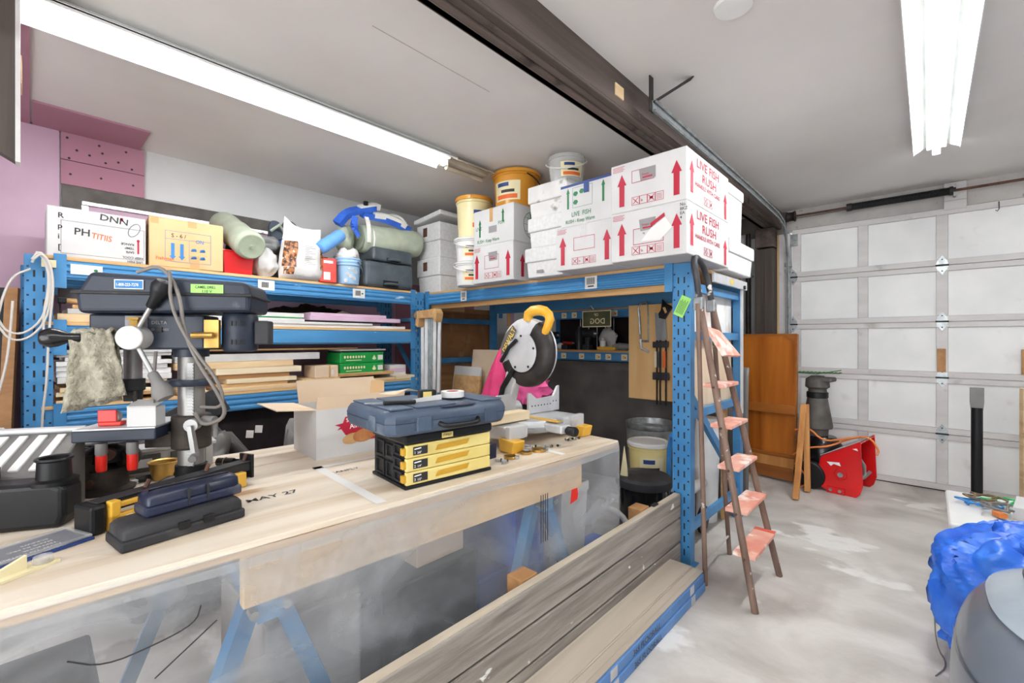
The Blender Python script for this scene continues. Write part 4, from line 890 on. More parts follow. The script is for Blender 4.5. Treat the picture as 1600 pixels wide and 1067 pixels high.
bucket('bucket', 'shallow yellow bucket standing behind the bench beside the almond carton', (-2.45, 1.36, .602), .12, .13, .14, 'orange_bucket', 'cream_plastic')
tag(obj('leaning_board', B().cbox((0, 0, .19), (.02, .3, .4), (0, -.2, 0)), 'board_grey', loc=(-2.7, 1.35, .61)), 'grey panel leaning behind the wooden block', 'panel')
# ================================================================ WORKBENCH
HB = .81
BA = math.radians(-3.5)
BN = thing('workbench', 'long plywood workbench on blue sawhorses with clear sheeting in front', 'workbench', (-1.121, 1.977, 0), BA)
BL, BWD = 2.75, 1.02
obj('upper_sheet', B().box(-BWD, 0, -BL, 0, HB-.018, HB), 'ply', BN, bev=.002, seg=1)
obj('lower_sheet', B().box(-BWD+.01, -.006, -BL, -.006, HB-.036, HB-.0185), 'ply_edge', BN, bev=.002, seg=1)
obj('apron_board', B().box(-.07, -.032, -1.62, -.25, HB-.18, HB-.037), 'lumber', BN, bev=.004)
obj('apron_board', B().box(-BWD+.05, -BWD+.088, -BL, -.1, HB-.18, HB-.037), 'lumber', BN, bev=.004)
for i, y in enumerate((-.45, -1.55)):
    hrs = obj('sawhorse', B().bar((-.06, y, HB-.215), (-BWD+.06, y, HB-.215), .06, .06), 'rack_blue', BN)
    for x in (-.12, -BWD+.12):
        for s_ in (-1, 1):
            obj('sawhorse_leg', B().bar((x, y+s_*.03, HB-.2), (x+.03*(1 if x > -.5 else -1), y+s_*.26, .0), .045, .045), 'rack_blue', hrs)
    obj('leg_bolts', B().cyl((-.085, y-.04, HB-.215), (-.05, y-.04, HB-.215), .012, n=8).cyl((-.085, y+.04, HB-.215), (-.05, y+.04, HB-.215), .012, n=8), 'galv', hrs)['kind'] = 'stuff'
# markings on the sheet
fr = Frame((0, 0, HB), (0, 1, 0), (-1, 0, 0))
b = B(); b.text(Frame((-.30, -1.55, HB), (0, 1, 0), (-1, 0, 0)), 0, 0, .045, 'MAY 27', n=.001); b.text(Frame((-.42, -1.25, HB), (0, 1, 0), (-1, 0, 0)), 0, 0, .03, 'CANPLY', n=.001)
obj('stamp', b, 'print_black', BN)
b = B(); b.rect(Frame((0, -1.27, HB), (0, 1, 0), (-1, 0, 0)), 0, .02, .035, .55, .0012); b.rect(Frame((0, -1.27, HB), (0, 1, 0), (-1, 0, 0)), .0, .52, .42, .55, .0012); b.rect(Frame((0, -.42, HB), (0, 1, 0), (-1, 0, 0)), 0, .01, .03, .4, .0012)
obj('white_strips', b, 'plank_paint', BN)['kind'] = 'stuff'
# polythene in front
def sheet(u, v):
    y = -2.72+u*2.72; z = (HB-.037)*(1-v)+.004*v
    wv = .006+.018*v*(.5+.5*math.sin(u*31+2*math.sin(u*11)))*.5 + .02*nz3(u*9, v*3, 1)*min(1, v*3)
    return (max(.003, wv), y, z)
b = B(); b.grid(sheet, 140, 24)
obj('front_sheeting', b, 'polythene', BN, smooth=70)
b = B(); b.grid(lambda u, v: (-.0-u*.55, .012+.02*v*math.sin(u*22)+.01*nz3(u*8, v*4), (HB-.037)*(1-v)+.01), 40, 16); obj('end_sheeting', b, 'polythene', BN, smooth=70)
b = B(); b.grid(lambda u, v: (.002+.004*nz3(u*20, v)+.003*v, -2.72+2.72*u, HB-.012-.045*v-.006*math.sin(u*17)), 120, 2); obj('sheeting_hem', b, 'clear_plastic', BN, smooth=70)
obj('red_tape', B().poly(Frame((.035, -.42, .61), (0, 1, 0)), [(0, 0), (.05, .01), (.055, .03), (.05, .06), (.01, .06)]), 'red_plastic', BN)
b = B()
for k in range(4): b.rect(Frame((.032, -.6, .5), (0, 1, 0)), k*.013, .0, k*.013+.005, .19)
obj('black_marks', b, 'print_black', BN)
b = B(); b.tube([(.05, -1.93, .70), (.05, -1.88, .665), (.05, -1.80, .67), (.05, -1.73, .685), (.05, -1.72, .72)], .0016, 5, sm=2); b.tube([(.05, -1.80, .60), (.05, -1.69, .675)], .0016, 5); obj('stray_threads', b, 'print_black', BN)['kind'] = 'stuff'
# ---- things stored under the bench, seen through the sheet
def under(name, label, cat, y0, y1, x0, x1, h, m, bev=.01):
    return tag(obj(name, B().box(x0, x1, y0, y1, 0, h), m, loc=(0, 0, 0), bev=bev), label, cat)
tl = thing('plastic_tub', 'tall white plastic tub at the far right end of the bench, behind the sheeting', 'tub', (-1.36, 1.80, 0))
b = B(); b.lathe([(.12, 0), (.15, .55), (.158, .56), (.158, .60), (.15, .605), (.146, .6), (.116, .01), (0, .01)], 4, (0, 0, 0), Matrix.Rotation(PI/4, 4, 'Z')); obj('body', b, 'white_plastic', tl, smooth=30, bev=.01)
under('blue_crate', 'blue storage crate under the bench seen through the sheeting', 'crate', 1.45, 1.66, -1.85, -1.33, .55, 'tarp_blue')
under('blue_crate', 'small blue crate under the bench, left of the tall tub', 'crate', 1.24, 1.42, -1.8, -1.34, .32, 'print_navy')
under('dark_toolbox', 'dark tool chest under the bench in the middle', 'tool chest', .78, 1.2, -1.75, -1.3, .48, 'black_plastic')
under('steel_bin', 'grey steel bin under the bench left of the tool chest', 'bin', .45, .74, -1.8, -1.36, .5, 'board_grey')
under('black_crate', 'black crate under the bench near the left sawhorse', 'crate', -.1, .12, -1.8, -1.4, .45, 'black_plastic')
under('pale_bin', 'pale grey bin under the bench at the left', 'bin', -.55, -.15, -1.85, -1.42, .6, 'board_white')
tag(obj('cardboard_box', B().box(-.17, .17, -.11, .11, 0, .14), 'carton_tan', bev=.003, loc=(-1.52, 1.06, .481)), 'tan carton on the dark tool chest under the bench', 'box')
# ================================================================ DRILL PRESS
DP = thing('drill_press', 'navy benchtop drill press with steel column at the left of the bench', 'drill press', (-1.79, .365, HB+.0005), math.radians(147))
obj('base', B().box(-.09, .09, -.09, .11, 0, .028), 'cast_iron', DP, bev=.008)
obj('base_flange', B().lathe([(.085, .028), (.085, .036), (.055, .042), (.048, .045)], 28), 'steel', DP, smooth=35)
obj('column_collar', B().lathe([(.045, .04), (.045, .085), (.039, .088)], 28), 'black_plastic', DP, smooth=35)
col = obj('column', B().cyl((0, 0, .085), (0, 0, .5), .0375, n=36), 'steel_column', DP, smooth=40)
b = B()
for k in range(34): b.cbox((-.036, -.012, .09+k*.0098), (.012, .016, .005))
rk = obj('gear_rack', B().cbox((-.0345, -.012, .25), (.008, .018, .34)), 'steel', DP); obj('rack_teeth', b, 'steel', rk)['kind'] = 'stuff'
obj('stop_collar', B().lathe([(.058, .345), (.06, .35), (.06, .362), (.058, .366), (.038, .366)], 28).box(-.02, .02, .04, .075, .345, .362), 'navy_paint', DP, smooth=35)
# table and bracket
tb = obj('table', B().box(-.105, .105, .055, .27, .19, .225), 'navy_paint', DP, bev=.004)
obj('table_top', B().box(-.102, .102, .058, .267, .225, .229), 'cast_alu', tb)
b = B(); b.lathe([(.052, .14), (.056, .145), (.056, .245), (.052, .25)], 24); b.box(-.03, .03, .045, .12, .15, .2); bk = obj('table_bracket', b, 'cast_iron', DP, smooth=35, bev=.003)
b = B(); b.cyl((-.05, -.03, .225), (-.085, -.03, .225), .02, n=14); b.bar((-.085, -.03, .225), (-.088, -.045, .13), .012, .026, up=(1, 0, 0)); obj('crank', b, 'steel', bk, smooth=35)
obj('crank_grip', B().cyl((-.088, -.045, .133), (-.125, -.05, .128), .011, n=12), 'grey_rubber', bk, smooth=35)
obj('clamp_lever', B().cyl((-.04, -.05, .235), (-.06, -.09, .235), .014, n=10).cyl((-.055, -.09, .24), (-.055, -.09, .18), .007, n=8), 'grey_rubber', bk, smooth=35)
# head
b = B(); b.prism([(-.06, .465), (.22, .465), (.25, .48), (.25, .575), (-.06, .575)], 'x', -.062, .062); hd = obj('head', b, 'navy_paint', DP, bev=.006)
obj('head_collar', B().lathe([(.05, .44), (.05, .47)], 24), 'navy_paint', hd, smooth=35)
fr = Frame((-.0625, .255, .465), (0, -1, 0))
b = B(); b.rect(fr, .10, .045, .16, .105); b.text(fr, .17, .08, .014, 'DELTA'); b.text(fr, .17, .06, .009, 'DRILL PRESS'); obj('spec_plate', b, 'print_grey', hd)
obj('switch', B().box(-.068, -.062, .055, .075, .52, .535), 'black_plastic', hd)
q = obj('quill', B().cyl((0, .165, .36), (0, .165, .47), .024, n=20), 'steel', hd, smooth=35)
ck = obj('chuck', B().lathe([(.02, .30), (.024, .30), (.026, .33), (.032, .335), (.032, .37), (.02, .372)], 20, (0, .165, 0)), 'black_dusty', DP, smooth=35)
obj('drill_bit', B().cyl((0, .165, .232), (0, .165, .31), .006, n=10), 'galv', ck, smooth=35)
b = B(); b.cyl((0, .165, .315), (-.05, .135, .315), .006, n=8); b.cyl((-.05, .135, .3), (-.05, .135, .335), .005, n=8); obj('chuck_key', b, 'cast_iron', ck)
# feed hub and handles on the near side
hub = V((-.09, .115, .502))
fd = obj('feed_hub', B().cyl(hub+V((.03, 0, 0)), hub+V((-.035, 0, 0)), .036, n=28), 'board_grey', DP, smooth=35, bev=.003)
obj('depth_stop', B().cyl(hub+V((.0, 0, .03)), hub+V((0, 0, .055)), .014, n=8).cyl(hub+V((0, 0, .055)), hub+V((0, 0, .062)), .02, n=8), 'brass', fd, smooth=35)
for k, (dy, dz, L) in enumerate(((1, 0.0, .165), (-.45, .8, .15), (-.42, -.78, .165))):
    d_ = V((-.12, dy, dz)).normalized(); a = hub+V((-.012, 0, 0)); e = a+d_*L
    hl = obj('feed_handle', B().cyl(a, e, .007, n=10), 'steel', DP, smooth=35)
    M_ = d_.to_track_quat('Z', 'Y').to_matrix().to_4x4()
    obj('knob', B().lathe([(.010, -.045), (.014, -.04), (.016, -.01), (.026, .012), (.029, .028), (.022, .045), (0, .052)], 18, e, M_), ('black_gloss', 'black_plastic', 'grey_rubber')[k], hl, smooth=50)
# belt cover
b = B()
b.prism([(-.205, .585), (.255, .575), (.262, .63), (.225, .70), (-.195, .68), (-.205, .645)], 'x', -.105, .105)
bc = obj('belt_cover', b, 'navy_paint', DP, bev=.014, seg=3)
obj('cover_rim', B().box(-.112, .112, -.212, .268, .632, .642), 'black_dusty', bc, bev=.004)
fr = Frame((-.1065, .26, .575), (0, -1, 0))
s_ = obj('blue_sticker', B().rect(fr, .10, .074, .175, .102), 'print_blue', bc); b = B(); b.text(fr, .104, .083, .012, '1-800-223-7278', n=.0025, sx=.75); b.frame(fr, .10, .074, .175, .102, .002, .0022); obj('lettering', b, 'print_white', s_)
s_ = obj('green_tape', B().rect(fr, .30, .064, .39, .094), 'label_green', bc); b = B(); b.text(fr, .312, .081, .012, 'CAMEL DRILL', n=.0025, sx=.8); b.text(fr, .33, .068, .012, '110 V', n=.0025); obj('lettering', b, 'print_black', s_)
# motor
mt = obj('motor', B().lathe([(.04, .455), (.05, .46), (.0535, .47), (.0535, .57), (.05, .582), (.04, .585)], 30, (0, -.145, 0)), 'navy_paint', DP, smooth=35)
b = B()
for z in (.488, .55):
    for k in range(4): a = PI+.45-k*.22; b.cbox((.054*math.cos(a), -.145+.054*math.sin(a), z), (.006, .007, .016), (0, 0, a))
obj('vents', b, 'slot_dark', mt)['kind'] = 'stuff'
obj('capacitor_box', B().box(-.03, .03, -.24, -.195, .48, .56), 'black_dusty', mt, bev=.005)
obj('motor_bracket', B().box(-.06, -.04, -.1, -.05, .47, .56).cyl((-.075, -.03, .51), (-.075, -.09, .51), .01, n=10), 'brass', mt)['kind'] = 'stuff'
# cords
b = B(); b.tube([(-.11, .10, .70), (-.125, .03, .725), (-.13, -.02, .64), (-.13, -.03, .52), (-.13, -.07, .42), (-.12, -.12, .33), (-.1, -.14, .25), (-.08, -.06, .22), (-.05, -.03, .26)], .006, 8, sm=2); obj('power_cord', b, 'cord_grey', DP, smooth=60)
b = B(); b.tube([(-.11, .02, .705), (-.14, -.0, .70), (-.145, .0, .6), (-.14, -.05, .48), (-.13, -.13, .36), (-.1, -.13, .28), (-.06, -.05, .28)], .005, 8, sm=2); obj('power_cord', b, 'cord_grey', DP, smooth=60)
b = B(); b.tube([(-.07, .07, .46), (-.075, .075, .35), (-.075, .075, .28)], .005, 8); pc = obj('power_cord', b, 'cord_grey', DP, smooth=60); obj('plug', B().box(-.09, -.06, .06, .09, .25, .285).box(-.08, -.075, .07, .08, .23, .25), 'cord_grey', pc, bev=.004)
# rag over the left handle
M_ = DP.matrix_basis if False else Matrix.Translation(DP.location) @ Matrix.Rotation(math.radians(147), 4, 'Z')
t = thing('rag', 'grubby grey-green towelling rag hanging on the drill press handle', 'rag', M_ @ V((-.108, .21, .33)), math.radians(147))
def ragf(u, v, s):
    w = .10+.03*v; return (s*(.018+.01*v)+.018*math.sin(u*9+v*2)*(.3+v)+.012*nz3(u*6, v*6, s), (u-.5)*w+.02*v*s, .185*(1-v)+.01*nz3(u*7, v*3)-.03*v*u-(0 if s < 0 else .02*v))
b = B()
for s_ in (-1, 1): b.grid(lambda u, v: ragf(u, v, s_), 16, 18)
b.grid(lambda u, v: V(ragf(u, 0, -1)).lerp(V(ragf(u, 0, 1)), v)+V((0, 0, .012*math.sin(v*PI))), 16, 5)
obj('towelling', b, 'rag', t, smooth=80, solid=.006)
# on the table of the press
t = thing('tape_dispenser', 'small red and grey tape dispenser on the drill press table', 'dispenser', M_ @ V((-.04, .20, .23)), math.radians(147))
obj('roll', B().cyl((-.012, 0, .025), (.012, 0, .025), .022, n=18), 'board_grey', t, smooth=35, bev=.003); obj('frame', B().box(-.016, .016, -.03, .03, 0, .012).box(-.018, -.013, -.02, .03, .012, .05), 'red_plastic', t, bev=.003)
t = thing('small_carton', 'small open white carton on the drill press table', 'box', M_ @ V((-.07, .095, .2297)), math.radians(142))
obj('body', B().box(-.025, .025, -.04, .04, 0, .06), 'carton_white', t, bev=.002); obj('flap', B().prism([(-.025, .06), (.025, .075), (.025, .078), (-.025, .063)], 'y', -.04, .04), 'board_grey', t)
for k, (yy, nm) in enumerate(((.205, 'red tipped bar clamp under the drill press table, nearer the front'), (.125, 'red tipped bar clamp under the drill press table, nearer the column'))):
    t = thing('clamp', nm, 'clamp', M_ @ V((-.085, yy, .096)), math.radians(147))
    obj('grip', B().lathe([(0, 0), (.012, .002), (.014, .012), (.014, .05), (.012, .052)], 16), 'red_plastic', t, smooth=40); obj('jaw', B().lathe([(.013, .05), (.015, .055), (.015, .087), (.011, .088)], 16), 'grey_rubber', t, smooth=40)
# ================================================================ LEFT END OF THE BENCH
def put(px, py, z=HB): return gz(px, py, z)
# air intake box
p = put(62, 806); t = thing('air_box', 'black plastic engine air box with ribbed top and round inlet, left end of bench', 'engine part', (-1.875, -.13, HB+.0005), math.radians(60))
# local +x runs along the box toward the round inlet
b = B(); b.prism([(-.32, .0), (.26, .0), (.27, .03), (.27, .105), (.24, .12), (-.32, .12)], 'y', -.085, -.0); obj('body', b, 'black_plastic', t, bev=.014, seg=3)
b = B(); b.prism([(.0, .0), (.15, .0), (.15, .215), (.0, .125)], 'x', -.32, .2); obj('filter_housing', b, 'grey_rubber', t, bev=.006)
for k in range(11): obj('rib', B().bar((-.30+k*.045, .012, .135), (-.30+k*.045, .135, .209), .022, .008), 'board_white', t, bev=.002)
obj('rail', B().cyl((-.33, .15, .222), (.2, .15, .222), .01, n=10), 'cast_alu', t, smooth=40)
obj('inlet', B().lathe([(.05, .11), (.05, .12), (.036, .125), (.034, .17), (.04, .175), (.038, .18), (.03, .178), (.03, .125)], 24, (.225, -.04, 0)), 'black_plastic', t, smooth=35)
b = B(); b.cyl((.03, -.086, .05), (.03, -.1, .05), .035, .03, n=20); b.cyl((.03, -.1, .05), (.03, -.108, .05), .012, n=10); obj('mount_boss', b, 'black_dusty', t, smooth=35)
obj('sensor', B().box(.02, .09, -.06, -.0, .12, .155).cyl((.055, -.06, .14), (.055, -.075, .14), .016, n=14), 'black_plastic', t, bev=.004)['kind'] = 'stuff'
for x in (-.28, -.12): obj('clip', B().tube([(x, -.02, .135), (x, -.02, .16), (x+.06, -.02, .16), (x+.06, -.02, .135)], .005, 6), 'black_plastic', t)
# turbo-like casting
t = thing('turbo_housing', 'rusty cast iron turbocharger housing standing behind the drill press table', 'engine part', V((-1.98, .17, HB+.0005)), math.radians(47))
obj('body', B().lathe([(.075, 0), (.078, .01), (.06, .018), (.058, .075), (.066, .08)], 26), 'cast_iron', t, smooth=35)
b = B(); b.tube([(.062*math.cos(a), .062*math.sin(a), .1+.006*math.sin(a)) for a in [k*PI/10 for k in range(16)]], [.03+.0006*k for k in range(16)], 12); obj('volute', b, 'cast_iron', t, smooth=60)
obj('neck', B().lathe([(.055, .1), (.05, .14), (.03, .15), (.032, .165)], 24), 'black_plastic', t, smooth=35)
b = B(); b.lathe([(0, .165), (.075, .165), (.078, .168), (.075, .172), (0, .174)], 28); obj('flange_disc', b, 'cast_alu', t, smooth=35)
b = B(); b.bar((-.05, .02, .08), (-.115, .02, .075), .09, .075); ob = obj('outlet', b, 'cast_iron', t, bev=.01); b = B(); b.cbox((-.118, .02, .075), (.02, .11, .11)); obj('outlet_flange', b, 'cast_iron', ob, bev=.006); obj('outlet_bore', B().cyl((-.1285, .02, .075), (-.1295, .02, .075), .035, n=20), 'slot_dark', ob)
obj('port', B().cyl((.05, -.05, .135), (.065, -.075, .135), .018, n=14), 'rust', t, smooth=35); obj('port_bolt', B().cyl((.0, -.057, .04), (0, -.068, .04), .013, n=14), 'rust', t, smooth=35)
# silver parts case
p = put(222, 752); t = thing('parts_case', 'long dusty silver parts case behind the drill press', 'case', (-2.14, .30, HB+.0005), math.radians(-4))
obj('body', B().box(-.04, .04, -.22, .2, 0, .085), 'board_grey', t, bev=.003); obj('lid', B().box(-.06, .05, -.22, .21, .085, .098), 'cast_alu', t, bev=.003)
for y in (-.16, -.02, .12): obj('recess', B().box(.04, .046, y-.055, y+.055, .012, .075), 'dark_frame', t, bev=.004); obj('handle_plate', B().box(.046, .05, y-.03, y+.03, .03, .06), 'cast_alu', t)
# funnel cup, knife-like tool, lamp black caps
t = thing('steel_cup', 'stained steel cup behind the drill press column', 'cup', put(255, 748)+V((.0, .0, .0005))); obj('body', B().lathe([(.03, 0), (.032, .004), (.042, .06), (.047, .062), (.045, .064), (.038, .06), (.028, .008), (0, .006)], 22), 'brass', t, smooth=35)
t = thing('stud_cap', 'black cap with a steel stud beside the drill press column', 'cap', put(272, 744)+V((0, 0, .0005))); obj('cap', B().lathe([(.03, 0), (.03, .02), (.027, .024), (.01, .025), (.006, .045), (0, .045)], 18), 'black_plastic', t, smooth=35)
a = put(163, 768); c = put(262, 744); d_ = c-a
t = thing('scraper', 'grey handled scraper lying behind the yellow bracket', 'scraper', a+V((0, 0, .011)), math.atan2(d_.y, d_.x))
L = d_.length; obj('shaft', B().box(0, L*.5, -.01, .01, -.01, .006), 'cast_alu', t, bev=.003); obj('grip', B().cyl((L*.48, 0, 0), (L*.75, 0, 0), .0105, n=10), 'black_dusty', t, smooth=40); obj('tip', B().cyl((L*.75, 0, 0), (L*.92, 0, -.002), .007, n=8).cyl((L*.9, 0, -.0), (L, 0, 0), .0105, n=10), 'rust', t)['kind'] = 'stuff'
o = B(); o.lathe([(0, 0), (.017, .001), (.018, .006), (0, .009)], 16); tag(obj('round_weight', o, 'black_dusty', smooth=40, loc=put(147, 772)+V((0, 0, .0005))), 'flat dark disc lying between air box and turbo housing', 'disc')
# yellow bracket of the mitre box
a = put(150, 834); c = put(394, 754); d_ = c-a
t = thing('mitre_bracket', 'grey steel rail with yellow stand brackets lying in front of the drill press', 'tool stand', V(((a.x+c.x)/2, (a.y+c.y)/2, HB+.0005)), math.atan2(d_.y, d_.x)); L = d_.length
obj('rail', B().box(-L/2, L/2, .0, .035, .045, .075).box(-L/2, L/2, -.005, .04, .075, .079), 'black_dusty', t, bev=.003)
obj('end_block', B().box(-L/2-.02, -L/2+.015, -.02, .06, 0, .075), 'black_plastic', t, bev=.008)
for (x0, x1) in ((-L*.46, -L*.46+.022), (-.06, -.035)): obj('yellow_upright', B().box(x0, x1, -.03, -.005, 0, .078), 'saw_yellow', t, bev=.003)
obj('yellow_plate', B().box(-L*.46, -.035, -.03, -.012, .0, .042), 'saw_yellow', t, bev=.003); obj('yellow_bar', B().box(-L*.46, -.035, -.028, -.012, .058, .07), 'saw_yellow', t, bev=.003)
obj('yellow_foot', B().box(L*.32, L*.42, -.02, .02, 0, .05), 'saw_yellow', t, bev=.004); obj('end_plate', B().box(L/2-.01, L/2+.0, -.01, .05, .02, .1), 'black_plastic', t, bev=.002)
obj('white_knob', B().cyl((-L*.46+.04, -.031, .02), (-L*.46+.04, -.034, .02), .016, n=16), 'label_cream', t)
for x in (-.1, .07, .2): obj('bolt', B().cyl((x, .015, .079), (x+.01, .015, .1), .006, n=8), 'rust', t)
# two plastic cases in front
a = put(188, 868); c = put(384, 808); d_ = c-a; ang = math.atan2(d_.y, d_.x)
def tool_case(label, org, ang, L, W, Hh, m, name='plastic_case'):
    t = thing(name, label, 'tool case', org, ang)
    obj('base', B().box(0, L, 0, W, 0, Hh*.45), m, t, bev=.006, seg=2)
    def dome(z, i): return [(x, y, z) for x, y in ((i, i*2.2), (i*2.2, i), (L-i*2.2, i), (L-i, i*2.2), (L-i, W-i*2.2), (L-i*2.2, W-i), (i*2.2, W-i), (i, W-i*2.2))]
    b = B(); b.v = dome(Hh*.47, .005)+dome(Hh*.8, .006)+dome(Hh*.95, .011)+dome(Hh, .02)
    for j in range(3): b.f += [(j*8+i, j*8+(i+1) % 8, j*8+8+(i+1) % 8, j*8+8+i) for i in range(8)]
    b.f += [tuple(range(24, 32)), tuple(range(7, -1, -1))]
    obj('lid', b, m, t, smooth=50)
    return t
t = tool_case('long black plastic tool case at the front edge of the bench', V((a.x, a.y, HB+.0005)), ang, d_.length, .12, .058, 'black_dusty')
for x in (.42, .62): obj('latch', B().box(d_.length*x, d_.length*x+.025, -.004, .01, .018, .036), 'black_plastic', t, bev=.002)
n_ = V((-d_.y, d_.x, 0)).normalized(); u_ = d_.normalized()
p2 = V((a.x, a.y, HB+.059))+u_*.055+n_*.025
t = tool_case('navy plastic tool case stacked on the long black case', p2, ang+.05, .225, .08, .058, 'case_navy')
for x in (.09, .135): obj('rib', B().box(x, x+.004, -.002, .04, .006, .05), 'black_dusty', t)
# blister pack and scraps at the left edge
a = put(0, 868); c = put(118, 856); t = thing('blister_pack', 'clear blister pack with printed navy card at the left bench edge', 'packaging', (-1.55, -.02, HB+.0005), math.radians(-69))
obj('card', B().box(-.11, .1, -.055, .075, 0, .006), 'print_navy', t); obj('clear_shell', B().box(-.11, .1, -.05, .07, .006, .014), 'clear_plastic', t, bev=.004); obj('white_end', B().box(.1, .12, -.055, .075, 0, .007), 'label_white', t)
b = B()
for k in range(5): b.text(Frame((-.06, .06-k*.02, .0065), (1, 0, 0), (0, 1, 0)), 0, 0, .013, ('PLEASE READ', 'HOW TO INSTALL', 'TEKNONE', 'MADE IN PRC', 'SCREWS')[k], n=.0005)
obj('lettering', b, 'print_white', t)
t = thing('plastic_clip', 'small clear yellow plastic holder at the left bench edge', 'holder', put(40, 893)+V((0, 0, .0005)), math.radians(-60)); obj('base', B().box(-.05, .06, -.02, .02, 0, .006), 'label_cream', t); obj('fin', B().prism([(0, .006), (.06, .006), (.05, .02), (.0, .035)], 'y', -.004, .004), 'label_cream', t); obj('dome', B().lathe([(.018, .006), (.016, .02), (0, .025)], 14, (-.03, 0, 0)), 'clear_plastic', t, smooth=40)
# bits right of the column
t = thing('coil_plug', 'black ignition coil with a wire loop on the bench behind the press', 'engine part', put(352, 728)+V((0, 0, .016)), math.radians(40)); obj('body', B().cyl((-.03, 0, 0), (.035, 0, 0), .016, n=12).cyl((.035, .006, .004), (.055, .006, .004), .008, n=8), 'black_gloss', t, smooth=35); obj('wire', B().tube([(0, .017*math.cos(k*PI/5), .017*math.sin(k*PI/5)) for k in range(10)], .002, 5, closed=True), 'cord_brown', t); obj('leads', B().cyl((-.03, 0, 0), (-.09, -.02, -.012), .002, n=6), 'galv', t)
def hose_clamp(label, p, r, rz, m='brass'):
    t = thing('hose_clamp', label, 'hose clamp', p+V((0, 0, .0005)), rz, 'hose clamps'); b = B()
    b.lathe([(r, 0), (r+.0012, 0), (r+.0012, .011), (r, .011), (r, 0)], 30); obj('band', b, m, t, smooth=35); obj('screw_housing', B().box(r-.002, r+.012, -.012, .012, .001, .012), 'galv', t, bev=.002); return t
hose_clamp('oval hose clamp ring right of the drill press base', put(372, 745), .035, .4); hose_clamp('second hose clamp ring beside the drill press base', put(352, 750), .03, 2)
hose_clamp('brass hose clamp nearest the yellow drawers', put(797, 716), .025, .5); hose_clamp('large hose clamp ring in front of the mitre saw', put(842, 705), .03, 1.2); hose_clamp('thin hose clamp between the other rings', put(822, 709), .024, 2.2)
rr = random.Random(3)
for k, (px, py) in enumerate(((338, 738), (331, 743), (345, 741), (827, 700), (831, 702), (838, 699), (853, 698), (862, 699), (872, 698), (885, 688), (889, 689), (894, 687), (899, 688), (904, 686), (782, 721), (786, 725), (792, 722))):
    t = thing('bolt', 'small loose bolt ' + ('beside the drill press column' if k < 3 else 'in the row before the mitre saw' if k < 9 else 'in the heap near the bench corner' if k < 14 else 'beside the yellow drawers'), 'bolt', put(px, py)+V((0, 0, .0065)), rr.random()*6, ('bolts by the column', 'bolts in a row', 'bolts by the corner', 'bolts by the drawers')[(k >= 3)+(k >= 9)+(k >= 14)])
    obj('shank', B().cyl((0, 0, 0), (.022, 0, 0), .003, n=6), 'galv', t); obj('head', B().cyl((-.006, 0, 0), (0, 0, 0), .0065, n=6), ('galv', 'rust', 'dark_metal')[k % 3], t)
# ================================================================ ALMOND CARTON, DRAWERS, CASE
t = thing('cardboard_box', 'open white carton with red almond print on the bench', 'box', (-1.84, .80, HB+.0005), math.radians(-4))
w_, d_, h_ = .28, .40, .205
b = B(); b.box(-w_, 0, 0, d_, 0, .004); b.box(-.004, 0, 0, d_, .004, h_); b.box(-w_, -w_+.004, 0, d_, .004, h_); b.box(-w_+.004, -.004, 0, .004, .004, h_); b.box(-w_+.004, -.004, d_-.004, d_, .004, h_)
obj('body', b, 'carton_white', t)
obj('inner_lining', B().box(-w_+.005, -.005, .0045, .0055, .01, h_-.002).box(-.0055, -.0045, .006, d_-.006, .01, h_-.002), 'carton_tan', t)
obj('side_flap', B().prism([(0, h_), (-.15, h_+.012), (-.15, h_+.016), (0, h_+.004)], 'x', -w_, -.0), 'carton_tan', t)
obj('back_flap', B().prism([(-w_, h_), (-w_+.004, h_), (-w_-.03, h_+.1), (-w_-.034, h_+.1)], 'y', .02, d_), 'carton_tan', t)
obj('front_flap', B().prism([(0, h_), (-.004, h_), (.01, h_+.055), (.014, h_+.055)], 'y', 0.0, d_), 'carton_tan', t)
fl = obj('tab_flap', B().prism([(.26, h_+.04), (.33, h_+.05), (.33, h_+.1), (.27, h_+.105)], 'x', -.06, -.056), 'carton_brown', t)
fr = Frame((0, 0, 0), (0, 1, 0)); b = B()
b.poly(fr, [(.10, .12), (.18, .16), (.36, .165), (.34, .11), (.26, .055), (.17, .055), (.12, .09)]); b.poly(fr, [(.075, .135), (.11, .14), (.12, .165), (.30, .19), (.30, .155), (.13, .122), (.085, .112), (.10, .125)], .0018)
obj('red_print', b, 'print_red', t)
b = B(); b.text(fr, .125, .142, .024, 'SIERRA', rot=.14, n=.0022); b.text(fr, .14, .112, .03, 'Almond', rot=.1, n=.0022); obj('lettering', b, 'print_white', t)
for k, (u, v, r) in enumerate(((.15, .07, .042), (.205, .078, .052))):
    b = B(); b.poly(fr, [(u+r*math.cos(a)*1.0+(.01 if math.cos(a) > .9 else 0), v+r*.55*math.sin(a)+.1*r*math.cos(a)) for a in [i*PI/10 for i in range(20)]], .0026+.0004*k); obj('almond', b, ('lumber_b', 'photo_brown')[k], t)
